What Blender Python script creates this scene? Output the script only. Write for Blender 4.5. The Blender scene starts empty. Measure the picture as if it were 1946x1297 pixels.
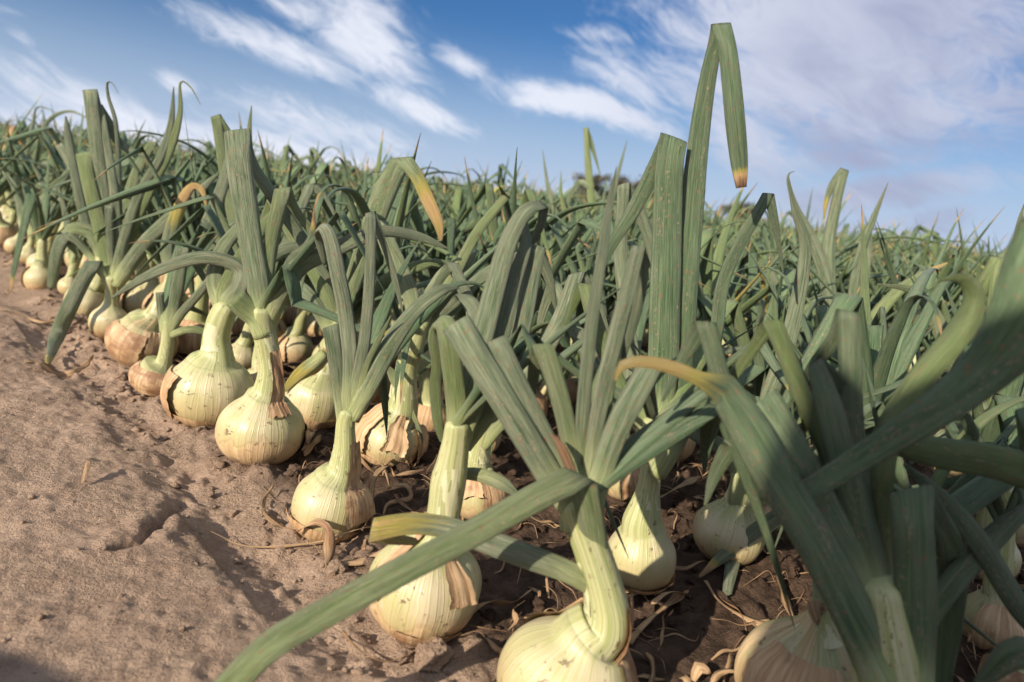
import bpy, math, random
import numpy as np
from mathutils import Vector, Matrix, noise

random.seed(11)
rng = np.random.default_rng(11)
D = bpy.data
SC = bpy.context.scene
COL = SC.collection

# ------------------------------------------------------------------ camera
CAM_H = 0.33
PITCH, ROLL = math.radians(11.4), math.radians(7.4)
a_ = math.pi / 2 - PITCH
RX = np.array([[1, 0, 0], [0, math.cos(a_), -math.sin(a_)], [0, math.sin(a_), math.cos(a_)]])
RZ = np.array([[math.cos(ROLL), -math.sin(ROLL), 0], [math.sin(ROLL), math.cos(ROLL), 0], [0, 0, 1]])
CR = RX @ RZ
FPX = 24 / 36 * 1946
CAMP = np.array([0, 0, CAM_H])
cam = D.cameras.new('camera')
cam_o = D.objects.new('camera', cam)
COL.objects.link(cam_o)
M4 = Matrix(CR.tolist()).to_4x4()
M4.translation = Vector(CAMP)
cam_o.matrix_world = M4
cam.lens, cam.sensor_width = 24, 36
cam.clip_start, cam.clip_end = 0.02, 3000
cam.dof.use_dof = True
cam.dof.focus_distance = 0.68
cam.dof.aperture_fstop = 6.0
SC.camera = cam_o

# ------------------------------------------------------------------ world, sun
SUN_AZ = math.atan2(-0.63, -0.777)        # towards the sun, measured from +Y
SUN_EL = math.radians(27)
SKY_STRENGTH = 0.0585
SUN_STRENGTH = 5.0
SC.view_settings.view_transform = 'Standard'
SC.view_settings.look = 'None'
SC.view_settings.gamma = 1
SC.view_settings.exposure = 0.56
SC.view_settings.use_curve_mapping = False


class NT:
    """small helper for node trees"""
    def __init__(s, tree):
        s.t = tree
        s.n, s.l = tree.nodes, tree.links
    def node(s, typ, ins=None, **kw):
        nd = s.n.new(typ)
        for k, v in kw.items():
            setattr(nd, k, v)
        for k, v in (ins or {}).items():
            s.put(nd.inputs[k], v)
        return nd
    def put(s, sock, v):
        if isinstance(v, bpy.types.NodeSocket):
            s.l.new(v, sock)
        elif isinstance(v, bpy.types.Node):
            s.l.new(v.outputs[0], sock)
        else:
            if isinstance(v, tuple) and len(v) == 3 and sock.type == 'RGBA':
                v = (*v, 1)
            sock.default_value = v
    def math(s, op, a, b=0.0, c=None, clamp=False):
        nd = s.node('ShaderNodeMath', {0: a, 1: b}, operation=op, use_clamp=clamp)
        if c is not None:
            s.put(nd.inputs[2], c)
        return nd.outputs[0]
    def vmath(s, op, a, b=None, out=0):
        nd = s.node('ShaderNodeVectorMath', {0: a}, operation=op)
        if b is not None:
            s.put(nd.inputs[1], b)
        return nd.outputs[out]
    def rng(s, v, a, b, c=0.0, d=1.0, smooth=True):
        nd = s.node('ShaderNodeMapRange', {0: v, 1: a, 2: b, 3: c, 4: d})
        if smooth:
            nd.interpolation_type = 'SMOOTHSTEP'
        return nd.outputs[0]
    def mix(s, f, a, b, blend='MIX'):
        nd = s.node('ShaderNodeMix', data_type='RGBA', blend_type=blend)
        s.put(nd.inputs[0], f); s.put(nd.inputs[6], a); s.put(nd.inputs[7], b)
        return nd.outputs[2]
    def noise(s, vec, scale, detail=3.0, rough=0.5, dist=0.0):
        nd = s.node('ShaderNodeTexNoise', {'Vector': vec, 'Scale': scale, 'Detail': detail,
                                           'Roughness': rough, 'Distortion': dist})
        return nd.outputs[0]
    def scale(s, vec, xyz):
        return s.vmath('MULTIPLY', vec, xyz)


def pix_dir(x, y):
    d = CR @ np.array([(x - 973) / FPX, -(y - 648.5) / FPX, -1.0])
    return d / np.linalg.norm(d)


world = D.worlds.new('World')
SC.world = world
world.use_nodes = True
w = NT(world.node_tree)
for nd in list(w.n):
    w.n.remove(nd)
sky = w.node('ShaderNodeTexSky', sky_type='NISHITA', sun_disc=False)
sky.sun_elevation = SUN_EL
sky.sun_rotation = SUN_AZ % (2 * math.pi)
sky.air_density, sky.dust_density, sky.ozone_density = 1.15, 0.7, 2.4
# clouds: thin streaks fixed on the sky, laid out along directions of the world
tc = w.node('ShaderNodeTexCoord').outputs['Generated']
dirv = w.vmath('NORMALIZE', tc)
fw = pix_dir(973, 300); fw[2] = fw[2]; fw /= np.linalg.norm(fw)
rt = np.cross(fw, [0, 0, 1]); rt /= np.linalg.norm(rt)
up = np.cross(rt, fw)
def sxy(x, y):
    d = pix_dir(x, y)
    return float(d @ rt), float(d @ up)
X = w.vmath('DOT_PRODUCT', dirv, tuple(rt), out=1)
Y = w.vmath('DOT_PRODUCT', dirv, tuple(up), out=1)
XY = w.node('ShaderNodeCombineXYZ', {0: X, 1: Y}).outputs[0]
wob = w.node('ShaderNodeTexNoise', {'Vector': XY, 'Scale': 3.0, 'Detail': 3.0})
wobv = w.vmath('SCALE', w.vmath('SUBTRACT', wob.outputs['Color'], (0.5, 0.5, 0.5)))
wobv.node.inputs['Scale'].default_value = 0.12
XYw = w.vmath('ADD', XY, wobv)
# soft patches: (x0, y0, x1, y1, half width px, strength)
PATCH = [(330, 0, 700, 150, 36, .78), (640, 10, 790, 130, 56, .72), (700, 160, 900, 235, 22, .72),
         (500, -40, 720, 60, 36, .55),
         (830, 95, 900, 125, 22, .75), (920, 145, 1290, 262, 28, .92), (1110, 100, 1260, 210, 50, .65),
         (1040, 60, 1240, 60, 22, .45), (1300, 10, 1946, 60, 80, 1.0), (1290, 130, 1950, 120, 95, .95), (1330, 180, 1480, 330, 60, .8),
         (1480, 200, 2000, 215, 70, .85), (1300, 300, 2000, 300, 34, .6), (1420, 390, 2000, 370, 32, .75), (1400, 470, 1960, 440, 34, .55),
         (-40, 140, 420, 290, 46, .75), (430, 190, 800, 290, 42, .6), (300, 250, 900, 380, 50, .75),
         (-60, 200, 250, 260, 40, .6), (310, 135, 390, 165, 16, .6), (0, 55, 40, 80, 12, .5), (-60, 10, 60, 30, 12, .4), (790, 0, 820, 40, 14, .35),
         (850, 360, 1250, 400, 30, .6), (1400, 480, 1470, 500, 24, 1.1), (900, 300, 1050, 320, 18, .15)]
acc = None
for (x0, y0, x1, y1, hw, st) in PATCH:
    p0, p1 = np.array(sxy(x0, y0)), np.array(sxy(x1, y1))
    c = (p0 + p1) / 2; dv = p1 - p0; L = np.linalg.norm(dv) / 2 + hw / FPX; an = math.atan2(dv[1], dv[0])
    v = w.vmath('SUBTRACT', XYw, (float(c[0]), float(c[1]), 0.0))
    u_ = w.vmath('DOT_PRODUCT', v, (math.cos(an) / L, math.sin(an) / L, 0), out=1)
    t_ = w.vmath('DOT_PRODUCT', v, (-math.sin(an) / (hw / FPX * 1.15), math.cos(an) / (hw / FPX * 1.15), 0), out=1)
    r2 = w.math('ADD', w.math('MULTIPLY', u_, u_), w.math('MULTIPLY', t_, t_))
    g = w.math('MULTIPLY', w.math('EXPONENT', w.math('MULTIPLY', r2, -1.0)), st)
    acc = g if acc is None else w.math('MAXIMUM', acc, g)
ang = -0.42
rot = w.node('ShaderNodeVectorRotate', {'Vector': XYw, 'Angle': -ang}, rotation_type='Z_AXIS').outputs[0]
n1 = w.noise(w.scale(rot, (2.2, 9.0, 1)), 1.6, 7, 0.58, 0.6)
n2 = w.noise(w.scale(rot, (12.0, 34.0, 1)), 1.6, 8, 0.70, 1.1)
tex = w.math('ADD', w.math('MULTIPLY', n1, 0.42), w.math('MULTIPLY', n2, 0.58))
bgc = w.rng(w.noise(w.scale(rot, (1.0, 3.0, 1)), 1.3, 4), .5, .8, 0, .30)
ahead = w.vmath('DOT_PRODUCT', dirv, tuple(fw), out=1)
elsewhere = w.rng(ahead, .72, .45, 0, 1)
bg_fill = w.math('MULTIPLY', w.rng(w.noise(dirv, 2.2, 5), .36, .56, 0, .95), elsewhere)  # denser cloud added out of view to lift the fill light
den = w.math('MAXIMUM', w.math('MULTIPLY', acc, w.rng(ahead, 0.0, .3)), w.math('MAXIMUM', bgc, bg_fill))
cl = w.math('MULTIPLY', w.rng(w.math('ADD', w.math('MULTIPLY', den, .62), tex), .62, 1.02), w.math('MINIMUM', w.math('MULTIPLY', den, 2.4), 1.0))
# pale veil low in the sky
Z = w.node('ShaderNodeSeparateXYZ', {0: dirv}).outputs[2]
veil = w.rng(Z, -0.03, 0.245, 1.0, 0.0)
skyc = w.mix(1.0, sky.outputs[0], (0.34, 0.62, 1.0), 'MULTIPLY')
# right-hand banks are thicker and mauve-grey, left ones white
thick = w.math('MULTIPLY', w.math('MULTIPLY', w.rng(X, 0.02, 0.45), w.rng(ahead, .2, .6)), w.rng(n1, .35, .68, .55, 1.0))
ccol = w.mix(thick, (10.2, 10.5, 11.6), (4.5, 4.9, 6.9))
c1 = w.mix(w.math('MULTIPLY', veil, .9), skyc, (6.4, 7.6, 10.2))
c2 = w.mix(w.math('MULTIPLY', cl, .90), c1, ccol)
below = w.rng(Z, -0.02, 0.0)
c3 = w.mix(below, (1.5, 1.25, 1.05), c2)
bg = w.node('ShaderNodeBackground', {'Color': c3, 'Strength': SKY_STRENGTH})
out = w.node('ShaderNodeOutputWorld')
w.l.new(bg.outputs[0], out.inputs[0])

sun = D.lights.new('sun', 'SUN')
sun.energy, sun.angle, sun.color = SUN_STRENGTH, math.radians(0.6), (1.0, 0.85, 0.66)
sun_o = D.objects.new('sun', sun)
COL.objects.link(sun_o)
sd = Vector((math.sin(SUN_AZ) * math.cos(SUN_EL), math.cos(SUN_AZ) * math.cos(SUN_EL), math.sin(SUN_EL)))
sun_o.rotation_euler = sd.to_track_quat('Z', 'Y').to_euler()
sun_o.location = sd * 5


# ------------------------------------------------------------------ materials
def new_mat(name):
    m = D.materials.new(name)
    m.use_nodes = True
    t = NT(m.node_tree)
    b = m.node_tree.nodes['Principled BSDF']
    return m, t, b


def bump(t, b, h, strength, dist, normal=None):
    nd = t.node('ShaderNodeBump', {'Height': h, 'Strength': strength, 'Distance': dist})
    if normal is not None:
        t.put(nd.inputs['Normal'], normal)
    t.l.new(nd.outputs[0], b.inputs['Normal'])
    return nd.outputs[0]


def attr(t, n):
    return t.node('ShaderNodeAttribute', attribute_name=n)


# green leaf: 'crd' = (cos, sin, metres along), 'dat' = (metres from base, dryness, random)
leaf_m, t, b = new_mat('onion_leaf')
crd = attr(t, 'crd').outputs['Vector']
dat = t.node('ShaderNodeSeparateXYZ', {0: attr(t, 'dat').outputs['Vector']})
dist, dry, rnd = dat.outputs[0], dat.outputs[1], dat.outputs[2]
oi = t.node('ShaderNodeObjectInfo').outputs['Random']
pos = t.node('ShaderNodeTexCoord').outputs['Object']
off = t.node('ShaderNodeCombineXYZ', {0: t.math('MULTIPLY', rnd, 31.0), 1: t.math('MULTIPLY', rnd, 17.0), 2: t.math('MULTIPLY', rnd, 9.0)}).outputs[0]
cs = t.vmath('ADD', crd, off)
streak = t.noise(t.scale(cs, (15, 15, 7)), 1.0, 4, .65)
fine = t.noise(t.scale(cs, (30, 30, 14)), 1.0, 2, .5)
blotch = t.noise(t.scale(cs, (2.6, 2.6, 26)), 1.0, 5, .72)
g1 = t.mix(t.rng(streak, .34, .68), (.018, .072, .022), (.092, .180, .070))
bloom = t.math('MULTIPLY', t.rng(t.math('ADD', t.math('MULTIPLY', blotch, .7), t.math('MULTIPLY', fine, .4)), .34, .70), t.math('MAXIMUM', t.rng(oi, .1, .9, .3, 1.0), t.rng(rnd, 1.0, 1.001, 0, .78)))
hero_leaf = t.rng(rnd, 1.0, 1.001)
bloom = t.math('MULTIPLY', bloom, t.rng(rnd, 3.0, 3.001, 1.0, .42))   # the broad old leaves have lost most of their bloom
g2 = t.mix(t.math('MULTIPLY', bloom, .88), g1, t.mix(hero_leaf, (.200, .290, .165), (.350, .375, .265)))
g2 = t.mix(t.math('MULTIPLY', t.rng(t.math('FRACT', t.math('MULTIPLY', oi, 7.3)), .6, 1.0), .6), g2, (.17, .24, .060))
# dust, rust specks and pale scratches along the leaf
sp = t.noise(t.scale(cs, (5, 5, 260)), 1.0, 3, .7)
specks = t.math('MULTIPLY', t.rng(sp, .57, .62), t.rng(t.noise(t.scale(cs, (.8, .8, 14)), 1.0, 2), .47, .62))
g3 = t.mix(t.math('MULTIPLY', specks, .75), g2, (.42, .33, .22))
rs = t.rng(t.noise(t.scale(cs, (3.5, 3.5, 170)), 1.3, 2, .5), .655, .69)
g3 = t.mix(t.math('MULTIPLY', rs, .75), g3, (.30, .125, .07))
# pale foot of the leaf
foot = t.rng(t.math('ADD', dist, t.math('MULTIPLY', t.math('SUBTRACT', streak, .5), .02)), .004, .055, 1.0, 0.0)
g4 = t.mix(foot, g3, t.mix(t.rng(streak, .4, .65), (.36, .44, .17), (.55, .57, .33)))
# dryness: yellow, then straw, then brown
dn = t.math('ADD', dry, t.math('MULTIPLY', t.math('SUBTRACT', t.noise(t.scale(cs, (2.5, 2.5, 22)), 1.0, 4), .5), .7))
dn = t.math('MULTIPLY', dn, t.rng(dry, .02, .12))
g5 = t.mix(t.rng(dn, .15, .42), g4, (.42, .37, .08))
g5 = t.mix(t.rng(dn, .42, .68), g5, t.mix(t.rng(streak, .35, .65), (.50, .30, .12), (.62, .44, .22)))
g5 = t.mix(t.rng(dn, .75, 1.05), g5, (.24, .12, .06))
t.put(b.inputs['Base Color'], g5)
t.put(b.inputs['Roughness'], t.rng(blotch, .3, .7, .36, .56))
b.inputs['Specular IOR Level'].default_value = .42
t.put(b.inputs['Sheen Weight'], .12)
bump(t, b, t.math('ADD', t.math('ADD', streak, t.math('MULTIPLY', specks, .4)), t.math('MULTIPLY', fine, .35)), 1.0, .0022)

# bulb / neck flesh
bulb_m, t, b = new_mat('onion_bulb')
crd = attr(t, 'crd').outputs['Vector']
dat = t.node('ShaderNodeSeparateXYZ', {0: attr(t, 'dat').outputs['Vector']})
h_, dry, rnd = dat.outputs[0], dat.outputs[1], dat.outputs[2]   # h_: 0 at the bulb's foot, 1 at its shoulder, 1-2 along the neck
sx = t.node('ShaderNodeSeparateXYZ', {0: crd})
ang_ = t.math('ARCTAN2', sx.outputs[1], sx.outputs[0])
off = t.node('ShaderNodeCombineXYZ', {0: t.math('MULTIPLY', rnd, 31.0), 1: t.math('MULTIPLY', rnd, 17.0), 2: t.math('MULTIPLY', rnd, 9.0)}).outputs[0]
cs = t.vmath('ADD', crd, off)
wn = t.noise(t.scale(cs, (1.6, 1.6, 16)), 1.0, 3)
ph = t.math('ADD', t.math('MULTIPLY', ang_, 43.0), t.math('MULTIPLY', wn, 13.0))
vein = t.rng(t.math('SINE', ph), .62, 1.0)
ph2 = t.math('ADD', t.math('MULTIPLY', ang_, 71.0), t.math('MULTIPLY', wn, 12.0))
vein = t.math('MAXIMUM', vein, t.math('MULTIPLY', t.rng(t.math('SINE', ph2), .88, 1.0), .6))
strk = t.noise(t.scale(cs, (9, 9, 7)), 1.0, 4, .6)
big = t.noise(t.scale(cs, (1.4, 1.4, 22)), 1.0, 4, .55)
sp = t.noise(t.scale(cs, (3.6, 3.6, 120)), 1.2, 3, .65)
low = t.mix(t.rng(big, .40, .62), (.45, .375, .21), (.47, .33, .18))
mid = t.mix(t.rng(big, .38, .6), (.42, .41, .225), (.52, .465, .315))
c = t.mix(t.rng(t.math('ADD', h_, t.math('MULTIPLY', t.math('SUBTRACT', big, .5), .5)), .28, .75), low, mid)
nk = t.mix(t.rng(strk, .35, .65), (.29, .34, .13), (.48, .475, .30))
c = t.mix(t.rng(h_, .82, 1.12), c, nk)
c = t.mix(t.rng(t.math('ADD', h_, t.math('MULTIPLY', t.math('SUBTRACT', strk, .5), .35)), 1.85, 2.3), c, (.17, .25, .10))
vs = t.math('MULTIPLY', t.rng(h_, .12, .75, .06, .62), t.rng(t.noise(t.scale(cs, (2, 2, 12)), 1.0, 2), .38, .62))
c = t.mix(t.math('MULTIPLY', vein, vs), c, (.36, .40, .12))
# papery straw patches, thicker where dry
pp = t.math('ADD', t.math('ADD', t.math('MULTIPLY', dry, .55), t.rng(h_, .15, .8, .22, -.12)), t.math('MULTIPLY', big, .9))
pm = t.rng(pp, .69, .80)
pc = t.mix(t.rng(strk, .3, .7), (.42, .28, .15), (.60, .45, .28))
c = t.mix(t.math('MULTIPLY', pm, .8), c, pc)
edge = t.math('MULTIPLY', t.rng(pp, .66, .70), t.rng(pp, .70, .74, 1, 0))
c = t.mix(t.math('MULTIPLY', edge, .3), c, (.30, .17, .08))
dirt = t.math('MULTIPLY', t.rng(sp, .60, .67), t.rng(t.noise(t.scale(cs, (1.2, 1.2, 20)), 1.7, 2), .40, .56))
c = t.mix(t.math('MULTIPLY', dirt, .8), c, (.13, .085, .05))
c = t.mix(t.math('MULTIPLY', t.rng(t.math('ADD', h_, t.math('MULTIPLY', big, -.35)), -.12, .16, 1, 0), t.rng(sp, .36, .62)), c, (.20, .135, .095))
t.put(b.inputs['Base Color'], c)
t.put(b.inputs['Roughness'], t.rng(pm, 0, 1, .38, .58))
b.inputs['Subsurface Weight'].default_value = .22
b.inputs['Subsurface Radius'].default_value = (1.0, .7, .35)
b.inputs['Subsurface Scale'].default_value = .006
bump(t, b, t.math('ADD', t.math('ADD', t.math('MULTIPLY', strk, .8), t.math('MULTIPLY', vein, .35)), t.math('ADD', t.math('MULTIPLY', pm, .5), t.math('MULTIPLY', dirt, .4))), .5, .0012)

# papery dry skin, dry leaves
skin_m, t, b = new_mat('papery_skin')
crd = attr(t, 'crd').outputs['Vector']
dat = t.node('ShaderNodeSeparateXYZ', {0: attr(t, 'dat').outputs['Vector']})
rnd = dat.outputs[2]
off = t.node('ShaderNodeCombineXYZ', {0: t.math('MULTIPLY', rnd, 31.0), 1: t.math('MULTIPLY', rnd, 17.0), 2: t.math('MULTIPLY', rnd, 9.0)}).outputs[0]
cs = t.vmath('ADD', crd, off)
s1 = t.noise(t.scale(cs, (9, 9, 9)), 1.0, 5, .65)
s2 = t.noise(t.scale(cs, (1.5, 1.5, 40)), 1.0, 4, .6)
c = t.mix(t.rng(s1, .32, .68), (.34, .20, .10), (.60, .44, .27))
c = t.mix(t.rng(t.math('ADD', s2, t.math('MULTIPLY', rnd, .35)), .66, .92), c, (.24, .13, .07))
t.put(b.inputs['Base Color'], c)
b.inputs['Roughness'].default_value = .6
bump(t, b, t.math('ADD', s1, t.math('MULTIPLY', s2, .6)), .8, .002)

pale_m, t, b = new_mat('pale_membrane')
crd = attr(t, 'crd').outputs['Vector']
s1 = t.noise(t.scale(crd, (10, 10, 8)), 1.0, 4, .6)
t.put(b.inputs['Base Color'], t.mix(t.rng(s1, .35, .65), (.44, .46, .26), (.60, .59, .42)))
b.inputs['Roughness'].default_value = .45
bump(t, b, s1, .5, .001)

# soil
soil_m, t, b = new_mat('field_soil')
P = t.node('ShaderNodeNewGeometry').outputs['Position']
sxyz = t.node('ShaderNodeSeparateXYZ', {0: P})
n_big = t.noise(P, 5.0, 5, .6)
n_med = t.noise(P, 38.0, 6, .65)
n_fine = t.noise(P, 260.0, 4, .7)
n_gr = t.noise(P, 900.0, 3, .7)
c = t.mix(t.rng(n_med, .3, .72), (.325, .230, .174), (.485, .362, .278))
c = t.mix(t.rng(n_fine, .38, .70), c, (.49, .365, .275))
c = t.mix(t.math('MULTIPLY', t.rng(n_big, .45, .7), .35), c, (.31, .215, .16))
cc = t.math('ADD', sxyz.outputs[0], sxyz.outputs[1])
moist_shade = t.rng(t.math('ADD', cc, t.math('MULTIPLY', t.math('SUBTRACT', n_big, .5), .25)), .41, .52)  # bed floor: moist dark earth, with the shade under the onions painted in
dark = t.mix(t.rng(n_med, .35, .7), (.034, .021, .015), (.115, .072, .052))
c = t.mix(t.math('MULTIPLY', moist_shade, .9), c, dark)
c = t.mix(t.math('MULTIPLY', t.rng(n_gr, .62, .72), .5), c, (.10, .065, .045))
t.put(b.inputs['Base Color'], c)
b.inputs['Roughness'].default_value = .95
b.inputs['Specular IOR Level'].default_value = .15
dirn = t.node('ShaderNodeVectorRotate', {'Vector': P, 'Angle': 0.75}, rotation_type='Z_AXIS').outputs[0]
n_dir = t.noise(t.scale(dirn, (190, 60, 100)), 1.0, 5, .65)
hh = t.math('ADD', t.math('MULTIPLY', n_fine, t.rng(t.noise(P, 11.0, 4, .6), .35, .62, .25, 1.5)), t.math('ADD', t.math('MULTIPLY', n_gr, .35), t.math('MULTIPLY', n_dir, .9)))
bump(t, b, hh, 1.0, .0065)

bark_m, t, b = new_mat('bark')
t.put(b.inputs['Base Color'], t.mix(t.noise(t.node('ShaderNodeTexCoord').outputs['Object'], 4, 4), (.05, .035, .025), (.13, .09, .065)))
crown_m, t, b = new_mat('pine_crown')
t.put(b.inputs['Base Color'], t.mix(t.noise(t.node('ShaderNodeTexCoord').outputs['Object'], 1.2, 4), (.035, .045, .025), (.11, .09, .055)))


# ------------------------------------------------------------------ mesh helpers
def make_mesh(name, V, Fq, crd_a=None, dat_a=None, mat=None, smooth=True):
    """V (n,3); Fq list/array of quads and/or tris (-1 padded)"""
    me = D.meshes.new(name)
    V = np.asarray(V, dtype=np.float32)
    Fq = np.asarray(Fq, dtype=np.int32)
    cnt = (Fq >= 0).sum(1)
    loops = Fq[Fq >= 0]
    me.vertices.add(len(V)); me.vertices.foreach_set('co', V.ravel())
    me.loops.add(len(loops)); me.loops.foreach_set('vertex_index', loops)
    me.polygons.add(len(Fq))
    st = np.concatenate([[0], np.cumsum(cnt)[:-1]]).astype(np.int32)
    me.polygons.foreach_set('loop_start', st)
    if smooth:
        me.polygons.foreach_set('use_smooth', np.ones(len(Fq), dtype=bool))
    for n, a in (('crd', crd_a), ('dat', dat_a)):
        if a is not None:
            at = me.attributes.new(n, 'FLOAT_VECTOR', 'POINT')
            at.data.foreach_set('vector', np.asarray(a, dtype=np.float32).ravel())
    me.update(calc_edges=True)
    me.validate()
    if mat:
        me.materials.append(mat)
    return me


def link(name, me, parent=None, loc=None):
    o = D.objects.new(name, me)
    COL.objects.link(o)
    if parent is not None:
        o.parent = parent
    if loc is not None:
        o.location = loc
    return o


def thing(o, label=None, cat=None, group=None, kind=None):
    if label: o['label'] = label
    if cat: o['category'] = cat
    if group: o['group'] = group
    if kind: o['kind'] = kind
    return o


def unit(v):
    return v / (np.linalg.norm(v) + 1e-12)


def catmull(P, n_of):
    """P (k,m): samples through P, n_of(i) samples in span i"""
    k = len(P)
    out = []
    for i in range(k - 1):
        p0 = P[i - 1] if i > 0 else 2 * P[0] - P[1]
        p3 = P[i + 2] if i + 2 < k else 2 * P[-1] - P[-2]
        p1, p2 = P[i], P[i + 1]
        for j in range(n_of(i)):
            u = j / n_of(i)
            out.append(.5 * ((2 * p1) + (-p0 + p2) * u + (2 * p0 - 5 * p1 + 4 * p2 - p3) * u * u + (-p0 + 3 * p1 - 3 * p2 + p3) * u ** 3))
    out.append(P[-1])
    return out


def resample(pts, wid, kinks, ds):
    """smooth spans between kinks, small rounded corner at each kink -> points, widths, kink distance"""
    A = np.column_stack([pts, wid])
    br = [0] + sorted(kinks) + [len(A) - 1]
    rows = []; kidx = []
    for a, bb in zip(br[:-1], br[1:]):
        if bb == a: continue
        seg = A[a:bb + 1]
        nf = lambda i: max(1, int(math.ceil(np.linalg.norm(seg[i + 1, :3] - seg[i, :3]) / ds)))
        s = catmull(seg, nf)
        if rows:
            # rounded corner
            kp = rows.pop()
            s = s[1:]
            e0 = min(.002, .4 * np.linalg.norm(kp[:3] - rows[-1][:3])); e1 = min(.002, .4 * np.linalg.norm(s[0][:3] - kp[:3]))
            pa = kp.copy(); pa[:3] = kp[:3] + unit(rows[-1][:3] - kp[:3]) * e0
            pb = kp.copy(); pb[:3] = kp[:3] + unit(s[0][:3] - kp[:3]) * e1
            for u in (0, .25, .5, .75, 1):
                q = kp.copy()
                q[:3] = (1 - u) ** 2 * pa[:3] + 2 * u * (1 - u) * (kp[:3]) + u * u * pb[:3]
                rows.append(q)
                if u == .5: kidx.append(len(rows) - 1)
        rows.extend(s)
    R = np.array(rows)
    L = np.concatenate([[0], np.cumsum(np.linalg.norm(np.diff(R[:, :3], axis=0), axis=1))])
    kd = np.full(len(R), 9.0)
    for k in kidx:
        kd = np.minimum(kd, np.abs(L - L[k]))
    return R[:, :3], np.abs(R[:, 3]), L, kd


def tangents(P):
    T = np.zeros_like(P)
    T[1:-1] = P[2:] - P[:-2]
    T[0] = P[1] - P[0]; T[-1] = P[-1] - P[-2]
    return T / (np.linalg.norm(T, axis=1, keepdims=True) + 1e-12)


def tube(P, Wd, Th, S, L, nseg, dist, dryv, rv, wrinkle=.04, blunt=False, dshape=.75, a0=0.0, groove=0.0, N=None, T=None):
    if T is None:
        T = tangents(P)
    if N is None:
        N = np.cross(T, S)
        N /= np.linalg.norm(N, axis=1, keepdims=True) + 1e-12
    n = len(P)
    a = np.linspace(0, 2 * math.pi, nseg, endpoint=False) + a0
    ca, sa = np.cos(a), np.sin(a)
    p1, p2, p3 = rng.uniform(0, 6.28, 3)
    wr = 1 + wrinkle * (np.sin(3 * a[None] + p1 + L[:, None] * 60) * .5 + np.sin(5 * a[None] + p2 - L[:, None] * 95) * .35 + np.sin(2 * a[None] + p3 + L[:, None] * 23) * .5)
    sy = np.where(sa > 0, sa * dshape, sa) - groove * np.exp(-((ca - .15) / .38) ** 2) * (sa > 0)
    X = (Wd / 2)[:, None] * ca[None] * wr
    Yv = (Th / 2)[:, None] * sy[None] * wr
    V = P[:, None] + X[..., None] * S[:, None] + Yv[..., None] * N[:, None]
    crd = np.stack([np.broadcast_to(ca, (n, nseg)), np.broadcast_to(sa, (n, nseg)), np.broadcast_to(L[:, None], (n, nseg))], -1)
    dat = np.stack([np.broadcast_to(dist[:, None], (n, nseg)), np.broadcast_to(dryv[:, None], (n, nseg)), np.full((n, nseg), rv)], -1)
    V = V.reshape(-1, 3); crd = crd.reshape(-1, 3); dat = dat.reshape(-1, 3)
    i = np.arange(n - 1)[:, None] * nseg; j = np.arange(nseg)[None]; j2 = (j + 1) % nseg
    F = np.stack([i + j, i + j2, i + nseg + j2, i + nseg + j], -1).reshape(-1, 4)
    tipc = P[-1] + T[-1] * (0 if blunt else Wd[-1] * .6)
    V = np.vstack([V, tipc, P[0]]); crd = np.vstack([crd, [0, 0, L[-1]], [0, 0, 0]])
    dat = np.vstack([dat, dat[-1], dat[0]])
    b_ = (n - 1) * nseg; m = len(V)
    tri = [[b_ + q, b_ + (q + 1) % nseg, m - 2, -1] for q in range(nseg)] + [[(q + 1) % nseg, q, m - 1, -1] for q in range(nseg)]
    return V, np.vstack([F, tri]), crd, dat


def rotv(v, ax, an):
    return v * math.cos(an) + np.cross(ax, v) * math.sin(an) + ax * (ax @ v) * (1 - math.cos(an))


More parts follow.
